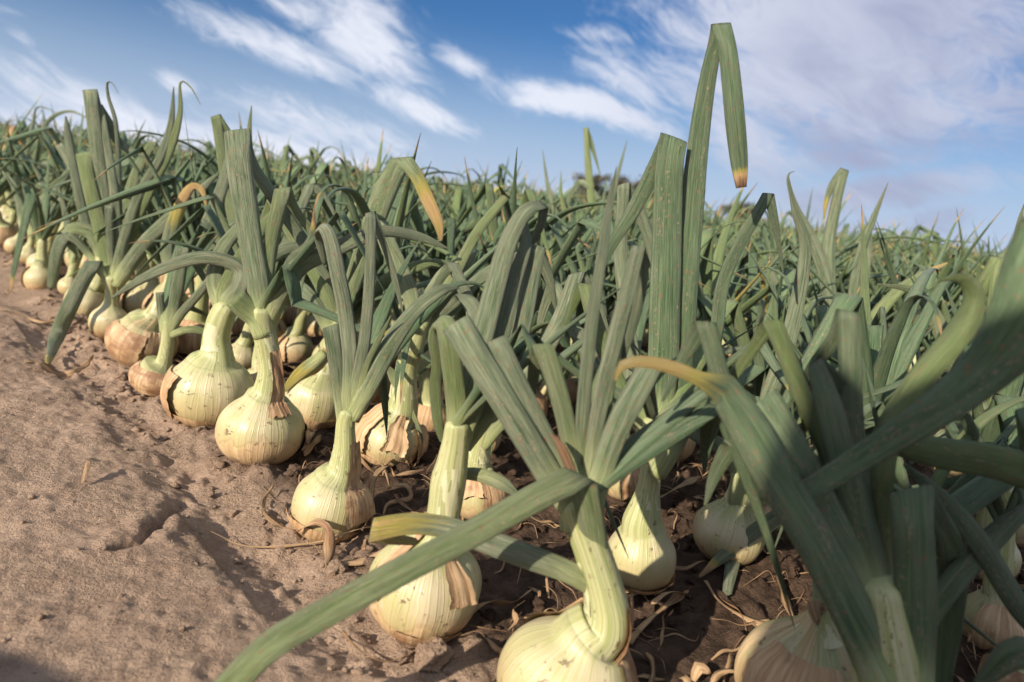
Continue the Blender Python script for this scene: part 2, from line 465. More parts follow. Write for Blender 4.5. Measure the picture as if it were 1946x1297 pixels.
def leaf_geo(pts, wid, kinks, side=None, viewer=None, ds=.008, nseg=12, thick=.46, dry=None, rv=None, base_off=0.0, roll=0.0, blunt=False, wrinkle=.03):
    """hollow leaf: smooth spans joined by true creases, where the flattened tube is folded over"""
    rv = float(rng.uniform()) if rv is None else rv
    A = np.column_stack([np.asarray(pts, float), np.abs(np.asarray(wid, float))])
    br = [0] + sorted(kinks) + [len(A) - 1]
    spans = []
    for p, q in zip(br[:-1], br[1:]):
        seg = A[p:q + 1]
        nf = lambda i: max(1, int(math.ceil(np.linalg.norm(seg[i + 1, :3] - seg[i, :3]) / ds)))
        spans.append(np.array(catmull(seg, nf)))
    PP, WW, SS, NN, TT, KD = [], [], [], [], [], []
    prev = None
    for si, sp_ in enumerate(spans):
        P = sp_[:, :3]; W_ = np.abs(sp_[:, 3]); T = tangents(P)
        n = len(P); S = np.zeros_like(P)
        l_ = np.concatenate([[0], np.cumsum(np.linalg.norm(np.diff(P, axis=0), axis=1))])
        for i in range(n):
            if viewer is None:
                s = side - T[i] * (side @ T[i])
                if prev is None: prev = unit(s)
                q = unit(prev - T[i] * (prev @ T[i]))
                prev = q if (np.linalg.norm(s) < .2 or s @ q < 0) else unit(q * .8 + unit(s) * .2)
            else:
                v = unit(viewer - P[i]); s = np.cross(T[i], v); m = np.linalg.norm(s); s = s / (m + 1e-9)
                if prev is None:
                    if s[0] < 0: s = -s
                    if roll:
                        s = rotv(s, T[i], roll)
                    prev = s
                q = unit(prev - T[i] * (prev @ T[i]))
                if roll: s = rotv(s, T[i], roll if s @ q > 0 else roll)
                if s @ q < 0: s = -s
                prev = unit(q * (1 - .22 * min(1, m * 1.5)) + s * .22 * min(1, m * 1.5))
            S[i] = prev
        N = np.cross(T, S)
        kd = np.full(n, 9.0)
        if si > 0: kd = np.minimum(kd, l_)
        if si < len(spans) - 1: kd = np.minimum(kd, l_[-1] - l_)
        keep = np.ones(n, bool)
        if si > 0:
            keep &= l_ > cut_after
        if si < len(spans) - 1:
            T1 = unit(P[-1] - P[-2]); nx = spans[si + 1]; T2 = unit(nx[1, :3] - nx[0, :3]); S1 = unit(S[-1] - T1 * (S[-1] @ T1))
            cosf = float(T1 @ T2)
            if cosf < .62:
                ax = unit((S1 @ T2) * T1 + (1 - cosf) * S1)
                t1 = T1 - (T1 @ ax) * ax; t2 = T2 - (T2 @ ax) * ax
                psi = math.atan2(ax @ np.cross(t1, t2), t1 @ t2)
                sn = max(.82, np.linalg.norm(np.cross(ax, T1)))
                reach = .5 * W_[-1] * abs(ax @ T1) / sn
                reach = min(reach, .45 * l_[-1])
                keep &= (l_[-1] - l_) > reach + .0012
                cut_after = reach + .0012
                kink = (P[-1], W_[-1] / sn, ax, rotv(np.cross(T1, S1), ax, psi / 2), unit(T1 + T2) if cosf > -.95 else T1)
                prev = rotv(S1, ax, psi)
            else:
                keep[-1] = False; cut_after = -1; kink = None
        if keep.sum() == 0: keep[n // 2] = True
        PP += list(P[keep]); WW += list(W_[keep]); SS += list(S[keep]); NN += list(N[keep]); TT += list(T[keep]); KD += list(kd[keep])
        if si < len(spans) - 1 and kink is not None:
            PP.append(kink[0]); WW.append(kink[1]); SS.append(kink[2]); NN.append(kink[3]); TT.append(kink[4]); KD.append(0.0)
    P = np.array(PP); Wd = np.array(WW); S = np.array(SS); N = np.array(NN); T = np.array(TT); kd = np.array(KD)
    L = np.concatenate([[0], np.cumsum(np.linalg.norm(np.diff(P, axis=0), axis=1))])
    fl = np.exp(-(kd / .013) ** 2)
    th_ = np.maximum(thick, .88 * np.exp(-(np.maximum(0, L - .012) / .028) ** 2))
    Th = Wd * th_ * (1 - .84 * fl)
    Wd = Wd * (1 + .05 * fl)
    if not blunt:
        Th = np.minimum(Th, np.maximum(Wd * .8, .0008))
    tt = L / L[-1]
    dryv = np.zeros(len(P))
    if dry:
        t0, amt = dry
        dryv = np.clip((tt - t0) / max(.02, (1 - t0) * .5), 0, 1) * amt if t0 > 0 else np.full(len(P), amt)
    return tube(P, Wd, Th, S, L, nseg, L + base_off, dryv, rv, wrinkle=wrinkle, blunt=blunt, groove=float(rng.choice([0, 0, .3, .6])) * (1 if nseg > 8 else 0), dshape=.85, N=N, T=T)


def grow_leaf(origin, az, el, length, w0, style, drylvl):
    """list of points/widths/kinks in plant space"""
    step = length / 12
    p = np.array(origin, float); pts = [p.copy() - np.array([0, 0, .02])]; pts.append(p.copy())
    wd = [w0 * .8, w0 * .9]; kinks = []
    kat = {'kink': rng.integers(5, 9), 'double': rng.integers(4, 6)}.get(style, 99)
    kat2 = kat + rng.integers(2, 4) if style == 'double' else 99
    azv = rng.uniform(-.05, .05)
    for i in range(1, 13):
        if style == 'arch': el -= rng.uniform(.10, .20) * (1.0 if i > 3 else .3)
        elif style == 'hook' and i > 8: el -= rng.uniform(.35, .6)
        else: el -= rng.uniform(.0, .035)
        az += azv + rng.uniform(-.03, .03)
        if i == kat:
            kinks.append(len(pts) - 1); el = rng.uniform(-1.35, -.25); az += rng.uniform(-.8, .8)
        if i == kat2:
            kinks.append(len(pts) - 1); el = rng.uniform(-.6, .5); az += rng.uniform(-.9, .9)
        p = p + np.array([math.cos(el) * math.cos(az), math.cos(el) * math.sin(az), math.sin(el)]) * step
        if p[2] < .012: p[2] = .012
        pts.append(p.copy())
        f = i / 12
        wd.append(w0 * (1.0 if f < .3 else max(.04, 1 - ((f - .3) / .7) ** (1.5 if style in ('straight', 'hook') else 2.2))) * (1 + .10 * math.sin(f * 7)))
    return pts, wd, kinks


BPROF = np.array([[-.98, .04], [-.93, .32], [-.80, .60], [-.58, .83], [-.30, .965], [0, 1.0], [.28, .955], [.52, .83], [.74, .66], [.93, .51], [1.12, .40], [1.32, .33]])


def bulb_neck(C, r, axis, neck_pts, neck_w, pear=0.0, squash=1.0, nseg=40, dry=.0, rv=None, lump=.02, ds=.006):
    """one continuous surface from foot to neck top, cut at the shoulder -> two meshes' data and the frame for skins"""
    rv = float(rng.uniform()) if rv is None else rv
    prof = BPROF.copy()
    prof[:, 0] *= squash
    up_ = prof[:, 0] > 0
    prof[up_, 0] *= 1 + pear
    # blend to the real neck radius
    rn = neck_w[0] / 2 / r
    k = np.clip((prof[:, 0] - .5) / .8, 0, 1) ** 1.3
    prof[:, 1] = np.where(up_, prof[:, 1] * (1 - k) + np.maximum(rn, .1) * k, prof[:, 1])
    ok = np.ones(len(prof), bool)
    d0 = (np.asarray(neck_pts[0]) - C) @ axis / r
    ok = prof[:, 0] < max(.55, d0 - .12)
    prof = prof[ok]
    pts = [C + axis * s * r for s in prof[:, 0]] + [np.asarray(p, float) for p in neck_pts]
    rad = list(prof[:, 1] * r) + [x / 2 for x in neck_w]
    nb = len(prof)
    A = np.column_stack([np.array(pts), rad])
    nf = lambda i: max(2, int(math.ceil(np.linalg.norm(A[i + 1, :3] - A[i, :3]) / ds)))
    cnts = [nf(i) for i in range(len(A) - 1)]
    R = np.array(catmull(A, nf))
    P, rad = R[:, :3], np.maximum(R[:, 3], .0006)
    shoulder = sum(cnts[:nb - 1])
    # radius of the closed foot
    L = np.concatenate([[0], np.cumsum(np.linalg.norm(np.diff(P, axis=0), axis=1))])
    T = tangents(P)
    S = np.zeros_like(P); prev = np.array([1.0, 0, 0])
    for i in range(len(P)):
        prev = unit(prev - T[i] * (prev @ T[i])); S[i] = prev
    N = np.cross(T, S)
    a = np.linspace(0, 2 * math.pi, nseg, endpoint=False)
    ph = rng.uniform(0, 6.28, 4)
    hcoord = np.where(np.arange(len(P)) <= shoulder, L / L[shoulder], 1 + (L - L[shoulder]) / max(1e-6, L[-1] - L[shoulder]))
    lp = 1 + lump * (np.sin(2 * a[None] + ph[0]) + .6 * np.sin(3 * a[None] + ph[1] + hcoord[:, None] * 2) + .35 * np.sin(7 * a[None] + ph[2] + hcoord[:, None]) + .25 * np.sin(11 * a[None] + ph[3]))
    V = P[:, None] + (rad[:, None] * np.cos(a)[None] * lp)[..., None] * S[:, None] + (rad[:, None] * np.sin(a)[None] * lp)[..., None] * N[:, None]
    ca, sa = np.cos(a), np.sin(a)
    n = len(P)
    crd = np.stack([np.broadcast_to(ca, (n, nseg)), np.broadcast_to(sa, (n, nseg)), np.broadcast_to(L[:, None], (n, nseg))], -1)
    dat = np.stack([np.broadcast_to(hcoord[:, None], (n, nseg)), np.full((n, nseg), dry), np.full((n, nseg), rv)], -1)
    def cut(a_, b_):
        Vv = V[a_:b_ + 1].reshape(-1, 3); m = b_ - a_
        i = np.arange(m)[:, None] * nseg; j = np.arange(nseg)[None]; j2 = (j + 1) % nseg
        F = np.stack([i + j, i + j2, i + nseg + j2, i + nseg + j], -1).reshape(-1, 4)
        cc, dd = crd[a_:b_ + 1].reshape(-1, 3), dat[a_:b_ + 1].reshape(-1, 3)
        # close the far end
        Vv = np.vstack([Vv, P[b_]]); cc = np.vstack([cc, [0, 0, L[b_]]]); dd = np.vstack([dd, dd[-1]])
        e = m * nseg
        F = np.vstack([F, [[e + q, e + (q + 1) % nseg, len(Vv) - 1, -1] for q in range(nseg)]])
        return Vv, F, cc, dd
    return cut(0, shoulder), cut(shoulder, n - 1), dict(V=V, P=P, L=L, crd=crd, dat=dat, sh=shoulder, n=n, nseg=nseg, h=hcoord, rad=rad, S=S, N=N)


def shell(fr, h0, h1, a0, a1, off=.0010, rag=.12, curl=.006, rv=None):
    """a torn papery skin lying on the bulb, its edge lifting off"""
    rv = float(rng.uniform()) if rv is None else rv
    h = fr['h']
    na, nh = 22, 16
    A = np.linspace(a0, a1, na)
    ph = rng.uniform(0, 6.28, 5)
    V = []; C = []; 
    for i in range(nh):
        for j, a in enumerate(A):
            jag = .45 * rag * (math.sin(a * 3.1 + ph[0]) * .6 + math.sin(a * 11 + ph[1]) * .25 + math.sin(a * 29 + ph[2]) * .3 + math.sin(a * 53 + ph[3]) * .2)
            hh = h0 + jag + (h1 + jag * .4 - h0 - jag) * i / (nh - 1)
            k = np.interp(hh, h, np.arange(fr['n']))
            i0 = int(min(fr['n'] - 2, max(0, math.floor(k)))); f = k - i0
            p = fr['P'][i0] * (1 - f) + fr['P'][i0 + 1] * f
            r_ = fr['rad'][i0] * (1 - f) + fr['rad'][i0 + 1] * f
            aa = a + (.035 * math.sin(i * .55 + ph[3]) + .02 * math.sin(i * 2.3 + ph[1])) * (1 if j in (0, na - 1) else .3)
            dr = math.cos(aa) * fr['S'][i0] + math.sin(aa) * fr['N'][i0]
            ed = min(j, na - 1 - j) / 5.0; ei = min(i, 99) / 3.0
            lift = .45 * curl * (max(0, 1 - ed) ** 2 * .6 + max(0, 1 - ei) ** 2 * (.7 + .5 * math.sin(a * 5 + ph[4])))
            o_ = off + .0005 * (1 + math.sin(a * 9 + i * .7 + ph[2])) + max(0, lift)
            V.append(p + dr * (r_ * 1.035 + o_))
            C.append((math.cos(a), math.sin(a), hh * .1))
    F = [[i * na + j, i * na + j + 1, (i + 1) * na + j + 1, (i + 1) * na + j] for i in range(nh - 1) for j in range(na - 1)]
    return np.array(V), np.array(F), np.array(C), np.tile([0, 0, rv], (len(V), 1))


# ------------------------------------------------------------------ ground
def soil_h(x, y):
    """height of the soil (arrays)"""
    x = np.asarray(x, float); y = np.asarray(y, float)
    return x * 0


def vnoise(x, y, f, seed=0.0, octv=1, rough=.5):
    """vectorised value noise by lattice hash"""
    x = np.asarray(x, float); y = np.asarray(y, float)
    tot = np.zeros(np.broadcast(x, y).shape); amp = 1.0; nrm = 0
    for o in range(octv):
        X_, Y_ = x * f + seed * 13.7 + o * 5.3, y * f + seed * 7.1 + o * 9.7
        xi, yi = np.floor(X_), np.floor(Y_)
        fx, fy = X_ - xi, Y_ - yi
        fx = fx * fx * (3 - 2 * fx); fy = fy * fy * (3 - 2 * fy)
        def hsh(a, b_):
            s = np.sin(a * 127.1 + b_ * 311.7 + seed * 3.3 + o) * 43758.5453
            return s - np.floor(s)
        v = (hsh(xi, yi) * (1 - fx) + hsh(xi + 1, yi) * fx) * (1 - fy) + (hsh(xi, yi + 1) * (1 - fx) + hsh(xi + 1, yi + 1) * fx) * fy
        tot += (v - .5) * amp; nrm += amp; amp *= rough; f *= 2.07
    return tot / nrm * 2


def gpix(x, y, z=0.0):
    d = CR @ np.array([(x - 973) / FPX, -(y - 648.5) / FPX, -1.0])
    tt = (z - CAM_H) / d[2]
    return np.array([d[0] * tt, d[1] * tt])


CRACK = [gpix(212, 1068), gpix(258, 1052), gpix(300, 1015), gpix(345, 955)]


def soil_h(x, y):
    x = np.asarray(x, float); y = np.asarray(y, float)
    c = x + y
    wob = .05 * vnoise(x, y, 5, 1, 3)
    e = (c + wob - .285) / .055
    shoulder = .012 / (1 + np.exp(e * 1.6))                    # raised crust of the wheel track
    fur = -.010 * np.exp(-((c + wob - .36) / .05) ** 2)
    near = 1 / (1 + ((x ** 2 + y ** 2) / 9.0))
    bed = .012 * vnoise(x, y, 9, 2, 3) * (c > .3)
    big = .009 * vnoise(x, y, 2.6, 3, 3)
    h = shoulder + fur + bed * .8 + big * .7
    u = (x - y) * .707; v = c * .707
    # grain drawn along the track and short clods
    h = h + near * ((.0038 + .0015 * (c > .33)) * vnoise(u + v * .35, v * 2.1 + u * .4, 20, 4, 4, .6) + (.0024 + .0012 * (c > .33)) * vnoise(x, y, 75, 5, 3, .6) + .0020 * vnoise(x, y, 150, 6, 3, .7))
    cl = np.maximum(0, vnoise(x, y, 42, 7, 2) - .22)
    h = h + near * cl * (.0025 + .018 * (c > .33))
    for a, b_ in zip(CRACK[:-1], CRACK[1:]):
        ab = b_ - a
        tt = np.clip(((x - a[0]) * ab[0] + (y - a[1]) * ab[1]) / (ab @ ab), 0, 1)
        d = np.hypot(x - a[0] - tt * ab[0], y - a[1] - tt * ab[1]) + .003 * vnoise(x, y, 90, 8, 2)
        h = np.minimum(h, h - .010 * np.exp(-(d / .003) ** 2)) + .002 * np.exp(-((d - .016) / .008) ** 2)
    return h


def axis_pts(lo, a, b_, hi, step, grow=1.12):
    mid = list(np.arange(a, b_, step))
    s = step; p = b_; r_ = []
    while p < hi:
        r_.append(p); s *= grow; p += s
    r_.append(hi)
    s = step * grow; p = a - s; l_ = []
    while p > lo:
        l_.append(p); s *= grow; p -= s
    l_.append(lo)
    return np.array(l_[::-1] + mid + r_)


gx = axis_pts(-500, -.95, .75, 500, .0027, 1.10)
gy = axis_pts(-40, .28, 1.2, 900, .0027, 1.10)
GX, GY = np.meshgrid(gx, gy)
GZ = soil_h(GX, GY)
far = np.hypot(GX, GY)
GZ = np.where(far > 6, GZ * np.exp(-(far - 6) / 6), GZ)
nx, ny = len(gx), len(gy)
ii = np.arange(ny - 1)[:, None] * nx + np.arange(nx - 1)[None]
F = np.stack([ii, ii + 1, ii + nx + 1, ii + nx], -1).reshape(-1, 4)
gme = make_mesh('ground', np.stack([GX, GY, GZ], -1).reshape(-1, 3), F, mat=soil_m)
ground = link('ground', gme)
thing(ground, kind='structure')


def gz(x, y):
    return float(soil_h(np.array([x]), np.array([y]))[0])


# ------------------------------------------------------------------ hero plants
VIEW = CAMP.copy()


def on_plane(x, y, Yw):
    """world point seen at a photo pixel on the upright plane y = Yw; also its depth"""
    d = CR @ np.array([(x - 973) / FPX, -(y - 648.5) / FPX, -1.0])
    tt = Yw / d[1]
    p = CAMP + d * tt
    if p[2] < .004:
        tt = (.004 - CAM_H) / d[2]; p = CAMP + d * tt
    return p, tt


HERO_XY = []
stats = []


def hero(label, bulb, neck, leaves, pear=0.0, squash=1.0, dry=0.0, skins=(), sheath=True, extra=3, lump=.03, deep=False, group='onion plants in the front rows'):
    cx, cy, bw, yb = bulb
    g = gpix(cx, yb)
    Yb = g[1] + bw / 2 / FPX * 0.45 * g[1]
    C_, tz = on_plane(cx, cy, Yb)
    r = bw / 2 * tz / FPX
    base = np.array([C_[0], C_[1], 0.0])
    base[2] = gz(base[0], base[1]) - .01
    if C_[2] < .30 * r + base[2]:
        C_[2] = .30 * r + base[2]
    HERO_XY.append((base[0], base[1]))
    stats.append((label[:30], np.round(C_, 3), round(r, 3)))
    root = link('onion_plant', None, loc=tuple(base))
    thing(root, label, 'onion', group)
    npts = []; nw = []
    for nn in neck:
        dd = nn[3] if len(nn) > 3 else 0
        p, z_ = on_plane(nn[0], nn[1], Yb + dd * .01)
        npts.append(p - base); nw.append(nn[2] * z_ / FPX)
    tn = unit(npts[-1] - npts[-2]); npts.append(npts[-1] + tn * nw[-1] * .22); nw.append(nw[-1] * .35)
    Cl = C_ - base
    ax = unit(npts[0] - Cl); ax = unit(ax * .75 + np.array([0, 0, .25]))
    bd, nd_, fr = bulb_neck(Cl, r, ax, npts, nw, pear=pear, squash=squash, nseg=56, dry=dry, lump=lump, ds=.004)
    link('bulb', make_mesh('bulb', *bd, mat=bulb_m), root)
    link('neck', make_mesh('neck', *nd_, mat=bulb_m), root)
    for s in skins:
        o = link('dry_skin', make_mesh('dry_skin', *shell(fr, *s), mat=skin_m), root)
    if sheath and len(npts) > 2:
        q = rng.uniform(1.5, 1.7)
        a0 = rng.uniform(0, 6.28)
        o = link('sheath', make_mesh('sheath', *shell(fr, 1.22, q, a0, a0 + 5.0, off=-.0012, rag=.02, curl=.0008), mat=pale_m), root)
    for lf in leaves:
        o_ = {}
        if isinstance(lf, dict):
            o_ = dict(lf); lf = o_.pop('L')
        pts = []; wd = []; kk = []
        for i, (x, y, dd, ww) in enumerate(lf):
            p, z_ = on_plane(x, y, Yb + dd * .01)
            pts.append(p - base); wd.append(abs(ww) * z_ / FPX)
            if ww < 0 and 0 < i < len(lf) - 1: kk.append(i)
        blunt = o_.pop('blunt', False)
        lab = o_.pop('label', None)
        geo = leaf_geo(pts, wd, kk, viewer=VIEW - base, ds=.006, nseg=20, rv=o_.pop('rv', float(1.01 + rng.uniform() + (2.2 if deep else 0))), roll=o_.pop('roll', float(rng.uniform(-.3, .3))), blunt=blunt, **o_)
        ob = link('leaf', make_mesh('leaf', *geo, mat=leaf_m), root)
        if lab: ob['label'] = lab
    for q in range(extra):
        az = rng.uniform(-.3, 1.9); st = rng.choice(['straight', 'kink', 'kink', 'double', 'hook'])
        w0 = rng.uniform(.014, .023)
        pts, wd, kk = grow_leaf(npts[-2], az, rng.uniform(.75, 1.25), rng.uniform(.15, .22 if st == 'straight' else .28), w0, st, 0)
        geo = leaf_geo(pts, wd, kk, side=np.array([-math.sin(az), math.cos(az), 0]), ds=.008, nseg=14, dry=(.9, .9) if q % 2 else None)
        link('leaf', make_mesh('leaf', *geo, mat=leaf_m), root)
    return root, fr, base, npts


hero('large onion at the bottom centre, its long leaf folding down to the lower left',
     (1078, 1302, 264, 1372), [(1146, 1192, 100), (1153, 1160, 86), (1145, 1115, 76), (1127, 1055, 70), (1107, 1000, 66), (1092, 955, 60)],
     [dict(L=[(1128, 1120, .4, 36), (1132, 1060, -.3, 46), (1120, 975, -1.2, 54), (1104, 903, -2, -54), (1010, 950, -4, 54), (880, 1024, -6, 52), (740, 1098, -8, 54), (600, 1175, -9, 56), (500, 1240, -10, 58), (400, 1345, -10, 60)], roll=.1),
      dict(L=[(1128, 1118, 0, 34), (1085, 1090, -.6, 42), (1000, 1057, -1.2, 48), (920, 1028, -1, 46), (850, 1003, 0, 42), (780, 996, 0, 42), (706, 1008, -.5, -44), (738, 1022, 2, 26), (790, 1030, 3, 14)], dry=(.42, .5), label='leaf turning yellow, its folded end over the neighbouring bulb'),
      [(1098, 985, 0, 46), (1045, 905, 0, 52), (965, 775, 0, 54), (905, 680, .5, 56), (866, 614, 1, -58), (900, 650, 3, 40), (945, 720, 5, 26)],
      [(1090, 960, .5, 40), (1040, 850, .5, 46), (985, 740, .5, 48), (938, 648, 1, -50), (962, 700, 3, 34), (990, 780, 5, 16)],
      [(1098, 945, .8, 30), (1078, 815, 1, 36), (1055, 725, 1, 38), (1030, 655, 1.2, -38), (1018, 690, 3, 28), (1008, 760, 4, 16)],
      [(1100, 945, 1, 28), (1108, 780, 1, 28), (1124, 620, 1.5, 26), (1145, 480, 2, 20), (1160, 380, 2.5, 12), (1172, 318, 3, 2)],
      [(1114, 945, .5, 28), (1138, 780, .5, 32), (1170, 640, .5, 32), (1195, 540, 1, 30), (1213, 468, 1.5, -26), (1222, 520, 3, 22), (1208, 600, 4, 20), (1180, 690, 5, 12)],
      [(1118, 985, 0, 46), (1145, 890, 0, 46), (1180, 800, 0, 48), (1212, 740, .5, 48), (1238, 690, 1, -42), (1228, 730, 3, 34), (1240, 790, 5, 24)],
      dict(L=[(1104, 940, -1, 10), (1082, 885, -1, 20), (1066, 850, -1, 18), (1048, 826, -.6, 4)], dry=(0, 1.0), label='small withered brown leaf at the neck')],
     skins=[(.5, 1.25, 5.5, 6.6, .0010, .06, .010), (.6, 1.2, 1.2, 2.4, .001, .1, .010)], dry=.1, squash=.95)

hero('onion left of the bottom centre one, its pale bulb crossed by a fallen leaf',
     (807, 1112, 210, 1202), [(832, 1018, 70), (843, 975, 62), (852, 915, 66), (858, 888, 60), (866, 840, 50), (870, 805, 44)],
     [[(868, 860, 0, 42), (868, 780, 0, 42), (860, 700, -.4, 42), (853, 645, -.6, 42), (846, 616, .2, 40), (832, 618, 1.2, 36), (826, 645, 1, 32), (832, 690, 1, 26), (828, 740, 1.2, 24), (832, 800, 1, 20), (840, 838, 1, 10)],
      [(878, 850, .4, 34), (888, 765, .8, 46), (906, 680, 1, 46), (925, 608, 1.5, 44), (945, 530, 2, 42), (968, 455, 2.5, 36), (1000, 400, 3, 28), (1034, 388, 4, -18), (1028, 428, 4.5, 16), (1010, 462, 5, 12), (1000, 495, 5, 4)],
      [(876, 850, .3, 30), (900, 780, .5, 32), (946, 660, 2, 34), (974, 546, 3, 32), (998, 470, 3.5, 24), (1000, 418, 4, 6)],
      [(882, 850, 1, 30), (950, 750, 2, 36), (988, 640, 3, 34), (1008, 540, 4, 34), (1022, 468, 4, -30), (1004, 500, 5, 20), (985, 560, 6, 8)],
      [(868, 900, 1, 20), (912, 903, 1, 26), (955, 920, 0, 26), (992, 948, -.5, 4)],
      [(866, 850, 1.2, 34), (886, 700, 2, 36), (905, 600, 3, 30), (880, 560, 4, -24), (840, 600, 5, 12)]],
     skins=[(.70, 1.3, 5.2, 5.75, .0008, .05, .006), (.6, 1.3, 3.6, 4.0, .0008, .05, .006), (.02, .36, 4.4, 5.7, .0004, .05, .001)], dry=.25)

hero('onion with five upright leaves, its round bulb wrapped by a curling brown strip',
     (628, 957, 146, 1010), [(650, 893, 58), (656, 850, 44), (657, 805, 36), (662, 782, 34)],
     [[(656, 812, 0, 28), (642, 710, 0, 29), (628, 620, 0, -30), (642, 650, 2, 18), (658, 730, 3, 10)],
      [(660, 790, 0, 28), (666, 690, 0, 30), (656, 590, .5, 31), (642, 520, .5, 30), (628, 455, .8, 28), (614, 432, 1.4, 24), (606, 450, 3, 18), (616, 500, 4, 8)],
      [(664, 790, 0, 26), (686, 690, 0, 24), (698, 600, .5, 23), (704, 500, .8, 21), (704, 404, 1, -20), (728, 460, 2, 13), (750, 530, 2.5, 13), (766, 596, 2.5, 3)],
      [(668, 795, 0, 34), (702, 730, 0, 38), (745, 650, .5, 35), (790, 590, 1.5, 28), (838, 552, 2, 22), (870, 548, 3, 5)],
      [(676, 770, 0, 14), (697, 695, -.3, 12), (718, 650, -.3, 12), (743, 600, -.5, 2)]],
     skins=[(.55, 1.55, 5.3, 6.5, .0012, .08, .006), (.0, .42, 3.4, 5.9, .001, .08, .004), (.1, .6, 5.9, 7.0, .001, .1, .006)], dry=.15)

hero('onion with cone-shaped straw bulb and a tall grey-green leaf folded over at the top',
     (497, 818, 158, 890), [(511, 742, 58), (514, 700, 44), (506, 650, 42), (499, 612, 44), (500, 588, 40)],
     [dict(L=[(503, 640, -.2, 42), (490, 606, -.3, 44), (466, 585, -1, 44), (446, 566, -1.5, 42)], blunt=True, label='short leaf stub bent to the left'),
      [(502, 625, 0, 38), (490, 540, 0, 42), (472, 430, 0, 44), (457, 330, 0, 46), (450, 248, .3, -46), (478, 312, 2, 24), (520, 375, 3, 24), (565, 442, 4, 24), (600, 495, 4, 20), (648, 565, 4, 5)],
      [(506, 620, .5, 28), (506, 540, .5, 28), (516, 460, 1, 28), (538, 358, 1.2, -30), (562, 400, 3, 18), (600, 450, 4, 16), (640, 505, 5, 5)],
      [(506, 620, .5, 38), (528, 565, 0, 40), (570, 507, 0, 36), (625, 480, .5, 32), (680, 455, 1, 28), (735, 440, 2, 22), (800, 452, 4, 18), (850, 472, 5, 4)],
      dict(L=[(510, 600, .3, 20), (554, 497, 0, 20), (583, 468, 0, 16), (594, 440, 0, 11), (597, 398, .3, 3)], dry=(.8, .9))],
     skins=[(.85, 1.5, 5.2, 6.0, .0008, .06, .006), (.1, .6, 6.3, 7.6, .0006, .1, .002)], pear=.12, squash=.85, dry=.42)

hero('onion with smooth green-veined bulb and thick bent neck, left of the cone-shaped straw bulb',
     (401, 745, 158, 808), [(412, 672, 62), (412, 640, 48), (421, 605, 46), (433, 580, 36)],
     [[(424, 615, 0, 38), (436, 575, 0, 36), (455, 545, 0, 32), (458, 515, .5, 28), (430, 496, 0, 26), (380, 490, -1, 26), (320, 507, -2, 22), (262, 535, -3, 16), (212, 567, -4, 3)],
      [(428, 605, 0, 36), (428, 560, .5, 36), (445, 520, 1, 34), (480, 460, 3, 28), (530, 400, 5, 20), (570, 360, 6, 4)],
      [(430, 600, .5, 30), (414, 560, .5, 32), (408, 520, 1, 30), (425, 470, 2, 26), (470, 420, 4, -20), (500, 440, 5, 14), (540, 500, 6, 3)],
      [(430, 605, .8, 30), (452, 560, 1, 30), (500, 500, 2, 28), (560, 470, 4, 22), (620, 480, 6, 4)]],
     skins=[(.12, .85, 3.2, 4.2, .0022, .04, .006), (.02, .3, 3.0, 6.4, .001, .06, .004)], pear=.12, squash=.9, dry=0.0)

hero('very small onion with half-buried flat bulb and short forked stem',
     (300, 718, 92, 748), [(311, 690, 30), (318, 655, 24), (318, 625, 20), (316, 610, 18)],
     [[(320, 640, 0, 20), (331, 585, 0, 22), (340, 530, 0, 23), (346, 472, .3, -22), (370, 500, 2, 14), (398, 545, 3, 10), (425, 570, 3, 2)],
      dict(L=[(316, 645, 0, 16), (307, 600, 0, 15), (303, 556, 0, 15)], blunt=True),
      [(320, 640, 0, 14), (342, 600, 0, 17), (375, 562, 0, 16), (405, 525, .5, 12), (440, 498, 1, 2)],
      [(320, 640, 0, 14), (355, 627, -.5, 15), (385, 630, -.5, 14), (418, 650, -.5, 3)]],
     squash=.75, dry=.4, skins=[(.2, .95, 3.0, 6.2, .001, .1, .004)])

hero('onion in brown wrinkled papery skin, neck leaning right, with a yellow hooked leaf',
     (271, 648, 116, 692), [(292, 604, 42), (308, 578, 34), (326, 546, 30), (342, 518, 28)],
     [[(334, 535, 0, 26), (365, 478, 1, 26), (398, 420, 2, 26), (425, 350, 3, 22), (440, 290, 3, -18), (480, 330, 5, 12), (510, 380, 5, 2)],
      dict(L=[(332, 535, 0, 22), (318, 480, .5, 24), (332, 420, .5, 24), (352, 372, .5, 20), (368, 354, .5, 14), (384, 362, .5, 12), (392, 392, .5, 4)], dry=(.3, .62), label='hooked yellow leaf'),
      [(336, 540, 0, 24), (380, 500, 1, 26), (430, 440, 2, 22), (490, 400, 3, 4)]],
     dry=.7, skins=[(.12, .9, 3.6, 5.2, .0012, .08, .005), (.3, 1.0, 5.3, 6.9, .0012, .1, .006)], lump=.03, squash=.9)

